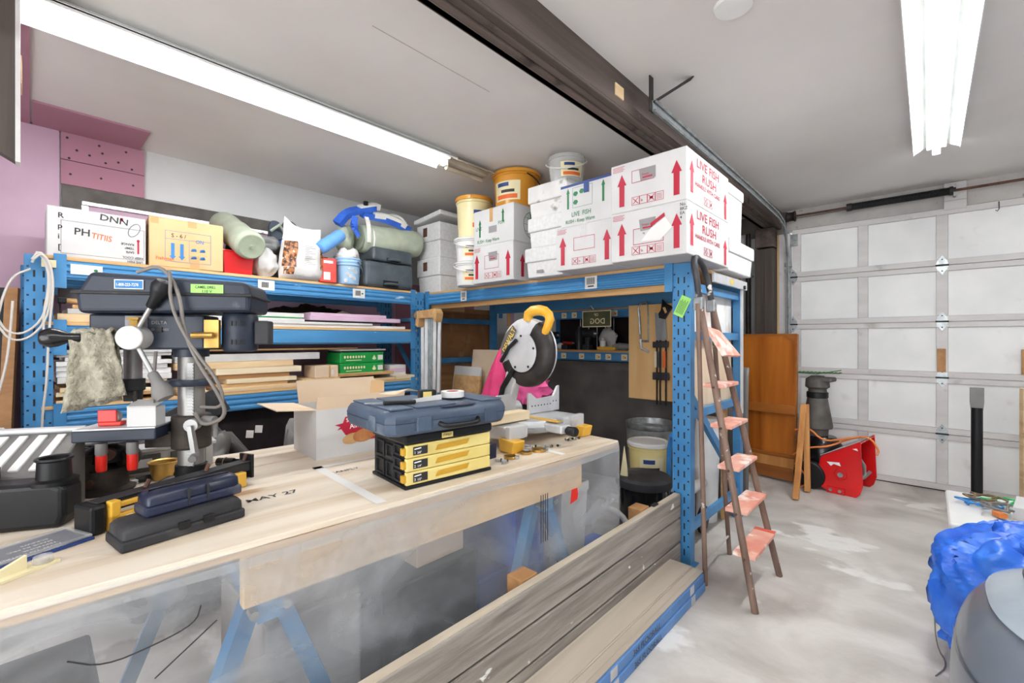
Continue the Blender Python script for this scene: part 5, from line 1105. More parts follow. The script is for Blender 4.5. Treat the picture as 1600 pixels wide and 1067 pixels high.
# yellow drawers
SD = thing('drawer_toolbox', 'black tool organiser with three yellow drawers at the bench front', 'toolbox', put(632, 767)+V((0, 0, .0005)), math.radians(-5.8))
W_, D_, H_ = .363, .25, .182
obj('shell', B().box(-D_, -.012, .008, W_-.008, .004, H_), 'black_plastic', SD, bev=.006)
obj('base_lip', B().box(-D_, .004, 0, W_, 0, .012), 'black_plastic', SD, bev=.004); obj('top_hood', B().box(-D_, .006, -.002, W_+.002, .148, H_), 'black_plastic', SD, bev=.008)
for k in range(3):
    z0 = .013+k*.045
    dr = obj('drawer', B().box(-.014, .002, .006, W_-.006, z0, z0+.043), 'drawer_yellow', SD, bev=.003)
    fr = Frame((.002, 0, z0), (0, 1, 0))
    obj('finger_pull', B().poly(fr, [(.115, .012), (.125, .03), (.26, .034), (.25, .016)]), 'drawer_gold', dr)
    obj('label_plate', B().rect(fr, .03, .008, .085, .036), 'print_black', dr); b = B(); b.text(fr, .033, .012, .013, '%d' % (3-k), n=.0022); b.text(fr, .045, .012, .01, ('1/2"', '1/4"', '3/8"')[k], n=.0022); b.poly(fr, [(.034, .026), (.06, .028), (.06, .032), (.034, .03)], .0022); obj('lettering', b, 'print_white', dr)
    obj('side_tab', B().box(-.02, .0, -.006, .008, z0+.01, z0+.034), 'drawer_gold', dr, bev=.002)
for (x0, z0, dx, dz) in ((-.22, .02, .06, .05), (-.14, .02, .05, .05), (-.08, .02, .05, .03), (-.22, .085, .06, .05), (-.14, .09, .05, .04), (-.08, .065, .05, .03), (-.08, .11, .05, .03)):
    obj('side_rib', B().tube([(x0, .004, z0), (x0+dx, .004, z0), (x0+dx, .004, z0+dz), (x0, .004, z0+dz)], .004, 6, closed=True), 'black_dusty', SD)
bd = obj('badge', B().box(.006, .008, .14, .185, .154, .172), 'drawer_yellow', SD); obj('lettering', B().text(Frame((.008, .142, .161), (0, 1, 0)), 0, 0, .0115, 'STANLEY', sx=.8), 'print_black', bd)
# blue power tool case on top
o_ = put(632, 767); CS = thing('tool_case', 'dusty blue plastic power tool case lying on the yellow drawers', 'tool case', (o_.x, o_.y, HB+H_+.001), math.radians(-5.8))
cw, cd, ch = .50, .36, .085; y0, x1 = -.075, .035
def octo(z, i): return [(x, y, z) for x, y in ((x1-cd+i, y0+i+.025), (x1-cd+i+.025, y0+i), (x1-i-.025, y0+i), (x1-i, y0+i+.025), (x1-i, y0+cw-i-.025), (x1-i-.025, y0+cw-i), (x1-cd+i+.025, y0+cw-i), (x1-cd+i, y0+cw-i-.025))]
def shell(levels):
    b = B()
    for z, i in levels: b.v += octo(z, i)
    for j in range(len(levels)-1): b.f += [(j*8+i, j*8+(i+1) % 8, j*8+8+(i+1) % 8, j*8+8+i) for i in range(8)]
    b.f += [tuple(range(len(b.v)-8, len(b.v))), tuple(range(7, -1, -1))]; return b
obj('base_shell', shell([(0, .02), (.006, .009), (ch*.2, .004), (ch*.5, .0)]), 'case_blue', CS, smooth=40); ld = obj('lid_shell', shell([(ch*.52, .001), (ch*.6, .0), (ch*.8, .004), (ch*.95, .011), (ch, .02)]), 'case_blue', CS, smooth=40)
obj('seam', shell([(ch*.49, .002), (ch*.53, .002)]), 'case_navy', CS)
for k, (a, c) in enumerate(((y0+.02, y0+.10), (y0+.11, y0+.27), (y0+.38, y0+.48))): obj('raised_panel', B().box(x1-cd+.03, x1-.02, a, c, ch, ch+.006), 'case_blue', ld, bev=.005)
for y in (y0+.1, y0+.38): obj('latch', B().box(x1-.003, x1+.006, y, y+.055, .012, .06), 'case_blue', CS, bev=.003)
obj('side_latch', B().box(x1-.14, x1-.09, y0-.005, y0+.004, .012, .06), 'case_blue', CS, bev=.003)
obj('handle', B().tube([(x1-.005, y0+.19, .03), (x1+.018, y0+.2, .022), (x1+.02, y0+.25, .02), (x1+.02, y0+.3, .02), (x1+.018, y0+.34, .022), (x1-.005, y0+.35, .03)], .009, 8, sm=1), 'black_plastic', CS, smooth=50)
obj('handle_recess', B().box(x1-.04, x1-.001, y0+.2, y0+.34, ch-.004, ch+.001), 'case_navy', ld, bev=.004)
zt = HB+H_+.001+ch+.0065
def ont(px, py): return gz(px, py, zt)
t = thing('tape_roll', 'roll of white masking tape on the blue case', 'tape', ont(707, 620)+V((0, 0, .001))); obj('roll', B().lathe([(.024, 0), (.045, 0), (.045, .022), (.024, .022), (.024, 0)], 30), 'board_white', t, smooth=35); obj('core_sticker', B().lathe([(.0, .0222), (.02, .0224)], 20), 'red_plastic', t)
a = ont(690, 624)-t.location; c = ont(640, 630)-t.location; obj('loose_end', B().add([a, a+V((0, 0, .02)), c+V((.0, 0, .012)), c, c+V((-.03, -.06, .001)), c+V((-.035, -.06, .01))], [(0, 1, 2, 3), (3, 2, 5, 4)]), 'board_white', t, solid=.001)
t = thing('tape_measure', 'black and yellow tape measure on the blue case', 'tape measure', ont(667, 624)+V((0, 0, .001)), math.radians(-20)); obj('body', B().box(-.02, .02, -.032, .032, 0, .036), 'black_plastic', t, bev=.008, seg=3); obj('yellow_side', B().box(.02, .0215, -.02, .012, .008, .03), 'drawer_yellow', t)
t = thing('utility_knife', 'black utility knife lying on the blue case', 'knife', ont(622, 632)+V((0, 0, .001)), math.radians(58)); obj('handle', B().box(-.05, .06, -.009, .009, 0, .014), 'black_plastic', t, bev=.004); obj('blade', B().box(-.11, -.05, -.006, .006, .005, .008), 'galv', t)
t = thing('paper_scrap', 'tan sheet of sandpaper on the blue case', 'sandpaper', ont(632, 616)+V((-.03, 0, .001)), math.radians(12)); obj('sheet', B().grid(lambda u, v: ((u-.5)*.09, (v-.5)*.15, .004+.018*(1-abs(2*v-1))*u), 4, 8), 'carton_tan', t, smooth=60, solid=.0015)
tag(obj('blue_battery', B().box(-.045, .0, -.02, .02, 0, .062).box(-.04, -.005, -.022, .022, .052, .058), 'case_navy', bev=.005, loc=put(776, 718)+V((-.02, 0, .0005))), 'small navy plastic box beside the yellow drawers', 'plastic box')
# ================================================================ MITRE SAW
MS = thing('mitre_saw', 'grey and yellow compound mitre saw at the right end of the bench', 'mitre saw', (-1.33, 1.70, HB+.0005), math.radians(-3))
# local: x forward (to the room), y along the fence
bs_ = obj('base', B().box(-.30, -.02, -.27, -.13, .045, .105).box(-.30, -.02, .13, .27, .045, .105).box(-.30, -.16, -.13, .13, .045, .10), 'cast_alu', MS, bev=.008)
for s_ in (-1, 1):
    obj('foot', B().prism([(-.05, 0), (.03, 0), (.045, .055), (-.06, .06)], 'y', s_*.25-.035, s_*.25+.035), 'saw_yellow', MS, bev=.006)
    obj('rear_foot', B().prism([(-.30, 0), (-.24, 0), (-.24, .05), (-.30, .05)], 'y', s_*.25-.03, s_*.25+.03), 'saw_yellow', MS, bev=.006)
    obj('front_rib', B().box(-.03, -.0, s_*.22-.05, s_*.22+.05, .05, .112), 'cast_alu', MS, bev=.005)
obj('turntable', B().lathe([(.14, .05), (.155, .06), (.155, .085), (.15, .1), (.145, .108), (0, .109)], 40, (-.155, 0, 0)), 'cast_alu', MS, smooth=35)
obj('scale_ring', B().lathe([(.155, .062), (.163, .066), (.163, .076), (.155, .08)], 40, (-.155, 0, 0)), 'steel', MS, smooth=35)
ar = obj('mitre_arm', B().box(-.02, .10, -.035, .035, .06, .10), 'cast_alu', MS, bev=.008)
obj('mitre_knob', B().lathe([(.013, 0), (.021, .01), (.023, .05), (.018, .058), (0, .06)], 18, (.10, .0, .075), Matrix.Rotation(PI/2, 4, 'Y')), 'black_plastic', ar, smooth=40)
obj('kerf_plate', B().box(-.27, .06, -.02, .02, .1085, .111), 'saw_yellow', MS)
# fence halves
obj('fence', B().prism([(-.26, .11), (-.04, .11), (-.05, .17), (-.075, .225), (-.17, .225), (-.20, .18), (-.26, .16)], 'x', -.20, -.185), 'cast_alu', MS, bev=.003)
obj('fence', B().prism([(.045, .11), (.29, .11), (.29, .245), (.275, .24), (.24, .19), (.11, .185), (.06, .22), (.045, .22)], 'x', -.20, -.185), 'cast_alu', MS, bev=.003)
b = B()
for k in range(9): b.cyl((-.184, .07+k*.024, .15+.012*(k > 6)), (-.1855, .07+k*.024, .15+.012*(k > 6)), .004, n=8)
obj('fence_holes', b, 'slot_dark', MS)['kind'] = 'stuff'
fr = Frame((-.1845, -.25, .13), (0, 1, 0)); pl = obj('logo_plate', B().rect(fr, 0, 0, .075, .026), 'print_black', MS); obj('lettering', B().text(fr, .004, .006, .017, 'DEWALT', sx=.85, n=.0025), 'print_yellow', pl)
# arm and head
obj('pivot', B().cyl((-.29, -.04, .13), (-.29, .06, .13), .045, n=20), 'cast_alu', MS, smooth=35)
b = B(); b.prism([(-.33, .12), (-.25, .10), (-.20, .26), (-.10, .40), (-.16, .46), (-.25, .36)], 'y', -.05, .0); obj('swing_arm', b, 'cast_alu', MS, bev=.012)
obj('arm_guard', B().tube([(-.30, -.06, .15), (-.27, -.06, .25), (-.19, -.06, .35)], .014, 8), 'black_plastic', MS, smooth=50)
gc = V((-.14, -.03, .435)); MG = Matrix.Rotation(-PI/2, 4, 'X')
MGx = Matrix.Rotation(PI/2, 4, 'X')
obj('upper_guard', B().lathe([(0, .015), (.12, .015), (.168, .0), (.17, -.02), (.168, -.05), (.1, -.055), (0, -.055)], 44, gc, MGx), 'cast_alu', MS, smooth=35)
# lower guard: dark ring on the front half
b = B(); n_ = 26
prof = [(.088, .0205), (.135, .022), (.162, .014), (.1735, -.005), (.175, -.03)]
for i in range(n_+1):
    a = -2.75+i*(3.75/n_)
    for (r, h) in prof: b.v.append(tuple(gc+V((r*math.cos(a), -h, r*math.sin(a)))))
for i in range(n_):
    for j in range(len(prof)-1): k = i*len(prof)+j; b.f.append((k, k+1, k+len(prof)+1, k+len(prof)))
obj('lower_guard', b, 'dark_metal', MS, smooth=50, solid=.002)
b = B(); m_ = [(gc.x+.1*math.cos(a), gc.z+.1*math.sin(a)) for a in [(-2.2+k*3.3/16) for k in range(17)]]
b.prism(m_ + [(gc.x-.09, gc.z+.05), (gc.x-.1, gc.z-.02)], 'y', gc.y-.028, gc.y-.022); cp = obj('cover_plate', b, 'cast_alu', MS, bev=.001, seg=1)
b = B()
for (dx, dz) in ((.0, .08), (.085, .02), (.05, -.07), (-.04, -.075)): b.cyl(gc+V((dx, -.028, dz)), gc+V((dx, -.031, dz)), .006, n=8)
obj('screws', b, 'dark_metal', cp)['kind'] = 'stuff'
fr = Frame(gc+V((-.135, -.024, -.02)), (1, 0, 0)); b = B(); b.poly(fr, [(-.01, -.0), (.03, .03), (.1, .13), (.075, .155), (.02, .11), (-.015, .05)], .001); lp = obj('logo_field', b, 'dark_frame', MS)
obj('lettering', B().text(fr, .022, .012, .042, 'DEWALT', rot=1.0, sx=.82, n=.003), 'print_yellow', lp)
obj('link_arm', B().tube([gc+V((-.13, -.04, -.05)), gc+V((-.07, -.045, .02)), gc+V((-.02, -.04, .06))], .01, 8), 'black_plastic', MS, smooth=50)
hd_ = B(); hd_.tube([gc+V((.02, .0, .155)), gc+V((.03, .0, .20)), gc+V((.12, .0, .205)), gc+V((.17, .0, .17)), gc+V((.15, .0, .12)), gc+V((.13, 0, .09))], [.022, .026, .026, .022, .02, .016], 10, sm=1); obj('handle', hd_, 'saw_yellow', MS, smooth=50)
obj('motor', B().cyl(gc+V((-.0, .05, .0)), gc+V((-.0, .17, .0)), .05, n=20), 'saw_yellow', MS, smooth=35, bev=.006)
obj('dust_port', B().tube([(-.33, .0, .20), (-.36, .0, .16), (-.36, 0, .12)], .025, 10), 'black_plastic', MS, smooth=40)
t = thing('wood_offcut', 'pale pine offcut lying against the saw fence', 'offcut', (-1.45, 1.545, HB+.1135), math.radians(-3)); obj('block', B().box(-.035, .035, -.16, .1, 0, .042), 'lumber_c', t, bev=.002, seg=1)
# ================================================================ INSIDE THE DEEP RACK
t = thing('tool_board', 'plywood board hung with saws and clamps under the rack', 'plywood board', (-1.6, 3.50, .81))
obj('sheet', B().box(-.285, .33, 0, .018, 0, .79), 'ply_z', t, bev=.002, seg=1)
TBY = 3.498
def on_b(px, py): return gy(px, py, TBY)
# hacksaw
o_ = on_b(1005, 512); t = thing('hacksaw', 'grey steel hacksaw hanging on the plywood board', 'saw', o_)
R_ = lambda px, py: on_b(px, py)-o_
obj('frame', B().tube([R_(1000, 522), R_(999, 500), R_(997, 482), R_(1001, 474), R_(1009, 472), R_(1012, 477), R_(1013, 500), R_(1013, 534)], .007, 8), 'galv', t, smooth=40); obj('blade', B().bar(R_(999, 484), R_(1001, 530), .004, .02), 'steel', t); obj('grip', B().tube([R_(1001, 530), R_(1002, 544), R_(1014, 550)], .013, 8), 'cast_alu', t, smooth=40); obj('wing_nut', B().cyl(R_(1002, 533), R_(1014, 533), .01, n=10), 'galv', t)
# handsaw
o_ = on_b(1035, 500); t = thing('handsaw', 'handsaw with a black handle hanging on the plywood board', 'saw', o_); R_ = lambda px, py: on_b(px, py)-o_
def slab(pts, d=.004, o=-.006): return B().prism([(R_(*p).x, R_(*p).z) for p in pts], 'y', o-d, o)
obj('blade', slab([(1024, 488), (1041, 496), (1043, 530), (1026, 534)]), 'galv_rough', t)
hs = obj('handle', slab([(1036, 467), (1042, 474), (1050, 478), (1052, 481), (1046, 490), (1041, 499), (1031, 497), (1030, 490), (1034, 484)], .016, -.004), 'black_gloss', t, bev=.004); obj('grip_hole', slab([(1037, 481), (1041, 480), (1044, 488), (1041, 490)], .0005, -.0202), 'ply_z', hs)
# bar clamps
for k, (px, m, nm) in enumerate(((1029, 'lumber_c', 'wooden handled bar clamp hanging leftmost on the plywood board'), (1035, 'tool_dark', 'black bar clamp hanging in the middle of the clamps'), (1045, 'tool_dark', 'black and orange bar clamp hanging beside the blue post'))):
    o_ = on_b(px, 570)+V((0, -.03-.012*k, 0)); t = thing('bar_clamp', nm, 'clamp', o_, 0, 'bar clamps'); h = .22-.04*k
    obj('bar', B().box(-.006, .006, -.004, .004, -.32, .2), 'dark_metal', t); obj('fixed_jaw', B().box(-.035, .02, -.01, .01, .14, .19), 'tool_dark', t, bev=.005); obj('sliding_jaw', B().box(-.035, .025, -.012, .012, -.12, -.06), 'tool_dark', t, bev=.005)
    obj('grip', B().cyl((-.012, 0, -.02), (-.012, 0, .11), .014, n=10), m if k == 0 else ('tool_dark', 'print_orange')[k == 2], t, smooth=40)
# mirrored dog sign
p0 = gy(910, 508, 3.52); p1 = gy(955, 478, 3.52)
t = thing('sign', 'small dark green sign with cream border hanging from the back beam', 'sign', (p0.x, 3.52, p0.z-.02), 0); w_, h_ = p1.x-p0.x, .15
obj('panel', B().box(0, w_, 0, .004, 0, h_), 'cast_iron', t); MATS['sign_green'] = mat('sign_green', '4a4f33', '5a5d3e', rough=.4)
t.children[0].data.materials[0] = MATS['sign_green']
fr = Frame((0, 0, 0), (1, 0, 0)); b = B(); b.frame(fr, 0, 0, w_, h_, .008); obj('border', b, 'label_cream', t); b = B(); b.text(fr, w_*.8, .03, .07, 'DOG', mirror=-1); b.text(fr, w_*.57, .1, .035, 'OF', mirror=-1); obj('lettering', b, 'label_cream', t)
obj('hook', B().tube([(w_*.3, -.004, h_), (w_*.25, -.02, h_+.03), (w_*.35, -.02, h_+.045), (w_*.42, -.01, h_+.01)], .004, 6), 'galv', t)
# tools on the plank shelf behind
ZS = 1.2055
def shelf_tool(name, label, px, w, h, m, kind='box', y=3.86, parts=()):
    p = gy(px, 540, y); t = thing(name, label, name.replace('_', ' ').split()[-1], (p.x, y, ZS))
    if kind == 'box': obj('body', B().box(-w/2, w/2, -.05, .05, 0, h), m, t, bev=.012)
    elif kind == 'cyl': obj('body', B().lathe([(w/2, 0), (w/2, h*.75), (w*.25, h*.88), (w*.25, h), (0, h)], 18), m, t, smooth=35)
    elif kind == 'ball': b = B(); blob(b, (0, 0, h/2), (w/2, .05, h/2), .3, 6, px); obj('body', b, m, t, smooth=60)
    elif kind == 'drill':
        obj('body', B().cyl((-w*.5, 0, h*.75), (w*.4, 0, h*.75), h*.2, n=14), m, t, smooth=35, bev=.004); obj('grip', B().bar((-w*.15, 0, h*.7), (-w*.25, 0, .03), .04, .045), 'tool_dark', t, bev=.006); obj('battery', B().box(-w*.5, w*.05, -.04, .04, 0, .05), 'tool_dark', t, bev=.005); obj('chuck', B().cyl((w*.4, 0, h*.75), (w*.6, 0, h*.75), h*.1, h*.06, n=12), 'galv', t, smooth=35)
    return t
shelf_tool('cordless_drill', 'dark cordless drill left on the plank shelf', 866, .12, .2, 'tool_dark', 'drill')
shelf_tool('white_ball', 'small white ball on the plank shelf', 876, .07, .07, 'white_plastic', 'ball')
shelf_tool('hand_grinder', 'dark hand grinder with red marks on the plank shelf', 888, .13, .09, 'tool_red', 'drill')
shelf_tool('spray_bottle', 'dark spray bottle in the middle of the plank shelf', 905, .07, .24, 'tool_dark', 'cyl')
shelf_tool('power_sander', 'black and yellow sander on the plank shelf', 922, .14, .22, 'tool_dark', 'drill')
shelf_tool('glue_bottle', 'small white bottle with green mark on the plank shelf', 942, .06, .12, 'white_plastic', 'cyl', 3.84)
shelf_tool('circular_grinder', 'grey machine with round cable loop on the plank shelf', 950, .2, .22, 'board_grey', 'ball', 4.0)
shelf_tool('yellow_level', 'short yellow and red level on the plank shelf', 950, .2, .035, 'saw_yellow', 'box', 3.83)
shelf_tool('work_glove', 'grey work glove lying at the right of the plank shelf', 972, .2, .07, 'fabric_grey', 'ball', 3.85)
for k in range(5):
    p = gy(907+k*13, 515, 4.2); tag(obj('steel_rod', B().cyl((0, 0, 0), (0, 0, .33), .006, n=8), 'galv', loc=(p.x, 4.2, ZS)), 'thin steel rod upright at the back of the plank shelf', 'rod', 'rods at the back of the shelf')
# dark sheet hanging under the plank shelf
t = thing('plastic_curtain', 'dark grey plastic sheet hanging below the plank shelf', 'plastic sheet', (-3.3, 3.74, 0))
b = B(); b.grid(lambda u, v: (u*2.3, -.03*v*math.sin(u*26+math.sin(u*9)*2)-.03*nz3(u*7, v*2)-.01, 1.09*(1-v)+.005), 90, 14); obj('sheet', b, 'tarp_dark', t, smooth=70, solid=.002)
# left end: panel in brown film, boards leaning
t = thing('film_panel', 'plywood panel wrapped in brown translucent film at the rack end', 'panel', (-3.66, 2.72, .72))
obj('panel', B().box(-.014, .0, 0, .86, 0, .92), 'lumber_d', t); b = B(); b.grid(lambda u, v: (.012+.008*nz3(u*9, v*14), .04+u*.82, .33+v*.54), 30, 30); obj('film', b, 'tarp_brown', t, smooth=70)
obj('top_board', B().box(.0, .02, .1, .45, .885, 1.0), 'lumber', t); obj('cross_bar', B().box(.0, .03, .02, .6, .33, .38), 'galv_rough', t)
for nm, lab, px0, px1, yt, yb, Y, m, tl in (('canvas_sheet', 'grey beige canvas covered sheet leaning at the back left of the rack', 730, 785, 545, 640, 3.02, 'carton_tan', -.12), ('white_board', 'white board leaning in front of the canvas sheet', 700, 740, 570, 640, 2.9, 'board_white', -.15), ('veneer_board', 'small varnished wooden panel leaning behind the saw', 697, 737, 583, 640, 2.8, 'lumber_b', -.18)):
    a = gy(px0, yt, Y); c = gy(px1, yt, Y); hgt = a.z
    o = obj(nm, B().prism([(0, 0), (c.x-a.x+.05, 0), (c.x-a.x, hgt), (0, hgt)], 'y', 0, .02), m, loc=(a.x+.04, Y-.1, .003), rot=(tl, 0, 0)); tag(o, lab, 'board')
# aluminium work stand at the corner
t = thing('folding_stand', 'folded aluminium work stand with wooden jaws leaning at the rack corner', 'work stand', (-3.3, 2.43, 0))
for k, (x0, x1) in enumerate(((-.14, -.06), (-.08, -.02), (.06, .09), (.12, .15))): obj('leg', B().bar((x1, 0, .02), (x0, .05, 1.52), .03, .03), 'cast_alu', t, bev=.004)
for k in range(5): obj('strut', B().cyl((-.02+k*.018, .02, .4), (-.05+k*.018, .05, 1.5), .004, n=6), 'galv', t)
jw = obj('jaw', B().prism([(-.16, 1.44), (-.12, 1.42), (-.1, 1.5), (.1, 1.5), (.14, 1.46), (.16, 1.54), (.13, 1.58), (-.14, 1.57)], 'y', -.02, .06), 'lumber_b', t, bev=.005)
for x in (-.02, .07): obj('red_cap', B().cyl((x, -.02, .74), (x, .01, .80), .022, n=12), 'red_plastic', t, smooth=40)
obj('clamp_screw', B().cyl((-.17, -.02, 1.53), (-.13, -.02, 1.53), .03, n=14), 'galv', t, smooth=40)
# pink jacket over a drum
t = thing('steel_drum', 'dark drum behind the mitre saw under the pink jacket', 'drum', (-2.25, 2.42, 0)); obj('body', B().lathe([(.15, 0), (.155, .01), (.155, .3), (.16, .31), (.155, .32), (.155, .84), (.15, .86), (0, .86)], 24), 'tool_dark', t, smooth=35)
t = thing('jacket', 'bright pink and magenta jacket draped behind the mitre saw', 'jacket', (-2.25, 2.42, .862)); b = B(); b.grid(lambda u, v: ((.03+.17*(1-v)**.7)*(1+.16*math.sin(14*PI*u+3*v))*math.cos(2*PI*u)-.03, (.03+.14*(1-v)**.7)*(1+.16*math.sin(14*PI*u+3*v))*math.sin(2*PI*u), .004+.42*v), 84, 14, wrap=True); obj('body', b, 'magenta', t, smooth=70)
b = B(); blob(b, (.19, -.02, .10), (.16, .11, .13), .6, 9, 2, 28, 16); b.v = [(x, y, max(0, z)) for x, y, z in b.v]; obj('lining', b, 'hot_pink', t, smooth=70)
p = gy(795, 498, 3.6); t = thing('card', 'striped pink and yellow card fixed at the rack corner', 'card', (p.x-.05, 3.62, 1.45)); obj('card', B().box(0, .11, 0, .003, 0, .15), 'pink_foam', t); obj('stripe', B().box(.02, .05, -.001, 0, 0, .15), 'saw_yellow', t)
# buckets and bins low in the rack
def low(px, t_): q = gt(px, 531, t_); return (q.x, q.y)
x, y = low(1016, 3.72); t = thing('trash_can', 'galvanised ribbed trash can behind the yellow bucket', 'trash can', (x, y, 0)); n_ = 48
b = B()
for r, z in ((.165, 0), (.17, .02), (.19, .58)):
    for i in range(n_): k = r*(1+(.018 if i % 2 else 0)*(z > .01)); b.v.append((k*math.cos(2*PI*i/n_), k*math.sin(2*PI*i/n_), z))
for j in range(2): b.f += [(j*n_+i, j*n_+(i+1) % n_, (j+1)*n_+(i+1) % n_, (j+1)*n_+i) for i in range(n_)]
obj('body', b, 'trash_galv', t, smooth=25); obj('rim', B().lathe([(.19, .58), (.2, .6), (.2, .625), (.194, .63), (.188, .62), (.16, .03), (0, .03)], 40), 'galv', t, smooth=35)
x, y = low(1013, 3.28); tag(obj('low_crate', B().box(-.14, .14, -.13, .13, 0, .26), 'board_grey', loc=(x, y, 0), bev=.008), 'low crate under the yellow bucket in the rack', 'crate')
bucket('bucket', 'yellow food bucket with white lid and sunflower label in the rack', (x, y, .262), .125, .14, .30, 'yellow_bucket', 'white_plastic', lab='label_cream', la=CA-.3)
x, y = low(1006, 2.86); t = thing('barrel', 'black barrel with a dusty black lid beside the blue post', 'barrel', (x, y, 0)); obj('body', B().lathe([(.12, 0), (.15, .1), (.16, .36), (.155, .40)], 30), 'black_gloss', t, smooth=35); obj('lid', B().lathe([(.172, .385), (.176, .395), (.174, .43), (.16, .445), (.14, .44), (0, .452)], 34), 'black_dusty', t, smooth=35)
x, y = low(1043, 3.06); t = thing('blue_hose', 'blue hose standing curved beside the blue post', 'hose', (x, y, 0)); obj('hose', B().tube([(-.04, .1, .0), (-.035, .1, .3), (-.03, .09, .52), (0, .06, .62), (.03, .0, .66)], .017, 10, sm=2), 'cord_blue', t, smooth=50)
x, y = low(975, 2.85); t = thing('yellow_stake', 'pointed yellow tag stake beside the black barrel', 'stake', (x, y, 0)); obj('stake', B().prism([(-.03, .42), (.025, .42), (.02, .5), (0, .63), (-.015, .52)], 'y', 0, .008), 'label_cream', t); obj('stem', B().box(-.012, .012, 0, .008, 0, .42), 'label_cream', t)
x, y = low(960, 2.6); t = thing('mower_guard', 'grey curved guard standing on the floor beside the tub', 'guard', (x, y, 0)); obj('arc', B().tube([(.16*math.cos(a)*1.0-.04, .05*math.cos(a), .02+.3*math.sin(a)) for a in [k*PI/12 for k in range(13)]], .018, 8), 'board_grey', t, smooth=50); obj('deck', B().box(-.17, .09, -.06, .06, 0, .03), 'dark_metal', t, bev=.006)
tag(obj('blue_tray', B().box(-.1, .1, -.09, .09, 0, .17).box(-.11, .11, -.1, .1, .15, .18), 'tarp_blue', loc=(x+.0, y-.16, 0), bev=.005), 'blue tray box on the floor near the barrel', 'tray')
# end frame: plywood, stained panel, roll, level
t = thing('plywood_sheet', 'pale plywood sheet standing inside the end of the deep rack', 'plywood', (-1.062, 2.76, .0)); obj('sheet', B().box(-.016, 0, 0, .75, .84, 1.33), 'ply_pale', t); [obj('support_leg', B().box(-.05, -.018, y, y+.05, 0, .84), 'deck_x', t) for y in (.05, .68)]
t = thing('stained_panel', 'white panel with brown paint stains above the plywood sheet', 'panel', (-1.062, 2.76, 1.331)); obj('panel', B().box(-.016, 0, 0, .75, 0, .27), mat('stained', 'efece6', 'f6f4f0', rough=.7, scale=3, c3='a8774e', r3=(.52, .66), s3=3, st3=(1, 1, .5)), t)
x, y = -1.2, 3.36; t = thing('paper_roll', 'white paper roll standing inside the rack end', 'roll', (x, y, 0)); obj('roll', B().cyl((0, 0, 0), (.02, .02, .74), .085, n=26), 'board_white', t, smooth=40); obj('core', B().cyl((.02, .02, .741), (.02, .02, .743), .03, n=16), 'carton_tan', t)
t = thing('shop_vacuum', 'dark grey machine on the floor inside the rack end', 'machine', (-1.22, 3.02, 0)); obj('body', B().box(-.07, .06, -.1, .1, 0, .28), 'black_dusty', t, bev=.03, seg=3); obj('pipe', B().cyl((.05, -.1, .3), (.05, .22, .3), .035, n=14), 'board_grey', t, smooth=40); obj('wheel', B().cyl((.1, .06, .1), (.12, .06, .1), .09, n=20), 'black_plastic', t, smooth=40)
t = thing('spirit_level', 'long aluminium level hung along the top of the rack end', 'level', (-.985, 2.78, 1.665)); obj('bar', B().box(0, .018, .1, .78, 0, .06), 'cast_alu', t, bev=.003); obj('vial', B().box(.018, .0195, .4, .46, .015, .045), 'print_yellow', t)
t = thing('aluminium_strip', 'narrow aluminium strip hanging down the rack end', 'strip', (-.985, 3.46, .78)); obj('strip', B().box(0, .01, 0, .035, 0, .92), 'cast_alu', t); obj('screw', B().cyl((.0, .018, .9), (.03, .018, .9), .014, n=10), 'dark_metal', t)
# ================================================================ STEP LADDER
LD = thing('step_ladder', 'old brown steel step ladder with worn pink treads', 'ladder', (-.75, 2.6, 0)); LO = V((-.75, 2.6, 0))
def lr(y, x0, ytop, z1=1.4): return [V((x0, y, 0))-LO, V((-.862, ytop, z1))-LO]
n0, n1 = V((-.606, 2.36, 0)), V((-.895, 2.44, 1.50)); f0, f1 = V((-.603, 2.822, 0)), V((-.905, 2.655, 1.50))
for a, c in ((n0, n1), (f0, f1)): obj('front_rail', B().cyl(a-LO, c-LO, .0165, n=12), 'ladder_paint', LD, smooth=40)
h0, h1 = V((-.92, 2.42, 1.76)), V((-.93, 2.63, 1.72))
b = B(); b.tube([n1-LO, n1.lerp(h0, .6)-LO, h0-LO+V((0, 0, -.04)), h0-LO+V((-.005, .03, .0)), h1-LO+V((-.005, -.05, .02)), h1-LO+V((0, .0, -.04)), f1.lerp(h1, .5)-LO, f1-LO], .0165, 12, sm=1); obj('hand_loop', b, 'ladder_black', LD, smooth=40)
for a, c in ((V((-.87, 2.45, 0)), V((-.9, 2.425, 1.5))), (V((-.887, 2.901, 0)), V((-.91, 2.67, 1.5)))): obj('rear_leg', B().cyl(a-LO, c-LO, .0125, n=12), 'ladder_paint', LD, smooth=40)
for a in (n1, f1): obj('hinge_bracket', B().cbox(a-LO+V((-.005, 0, .0)), (.05, .04, .07)), 'galv', LD, bev=.006)
for k, z in enumerate((.245, .45, .655, .86, 1.065)):
    a = n0.lerp(n1, z/1.5); c = f0.lerp(f1, z/1.5); tr = obj('tread', B().bar(a-LO+V((-.01, .01, 0)), c-LO+V((-.01, -.01, 0)), .105, .02), 'step_pink', LD, bev=.004)
    obj('tread_bolt', B().cyl(a-LO+V((0, -.03, -.004)), a-LO+V((0, .01, -.004)), .006, n=8).cyl(c-LO+V((0, -.01, -.004)), c-LO+V((0, .025, -.004)), .006, n=8), 'rust', tr)['kind'] = 'stuff'
    if k == 0: obj('red_edge', B().bar(c-LO+V((-.01, -.05, .0112)), c-LO+V((-.01, -.012, .0112)), .104, .001), 'step_red', tr)
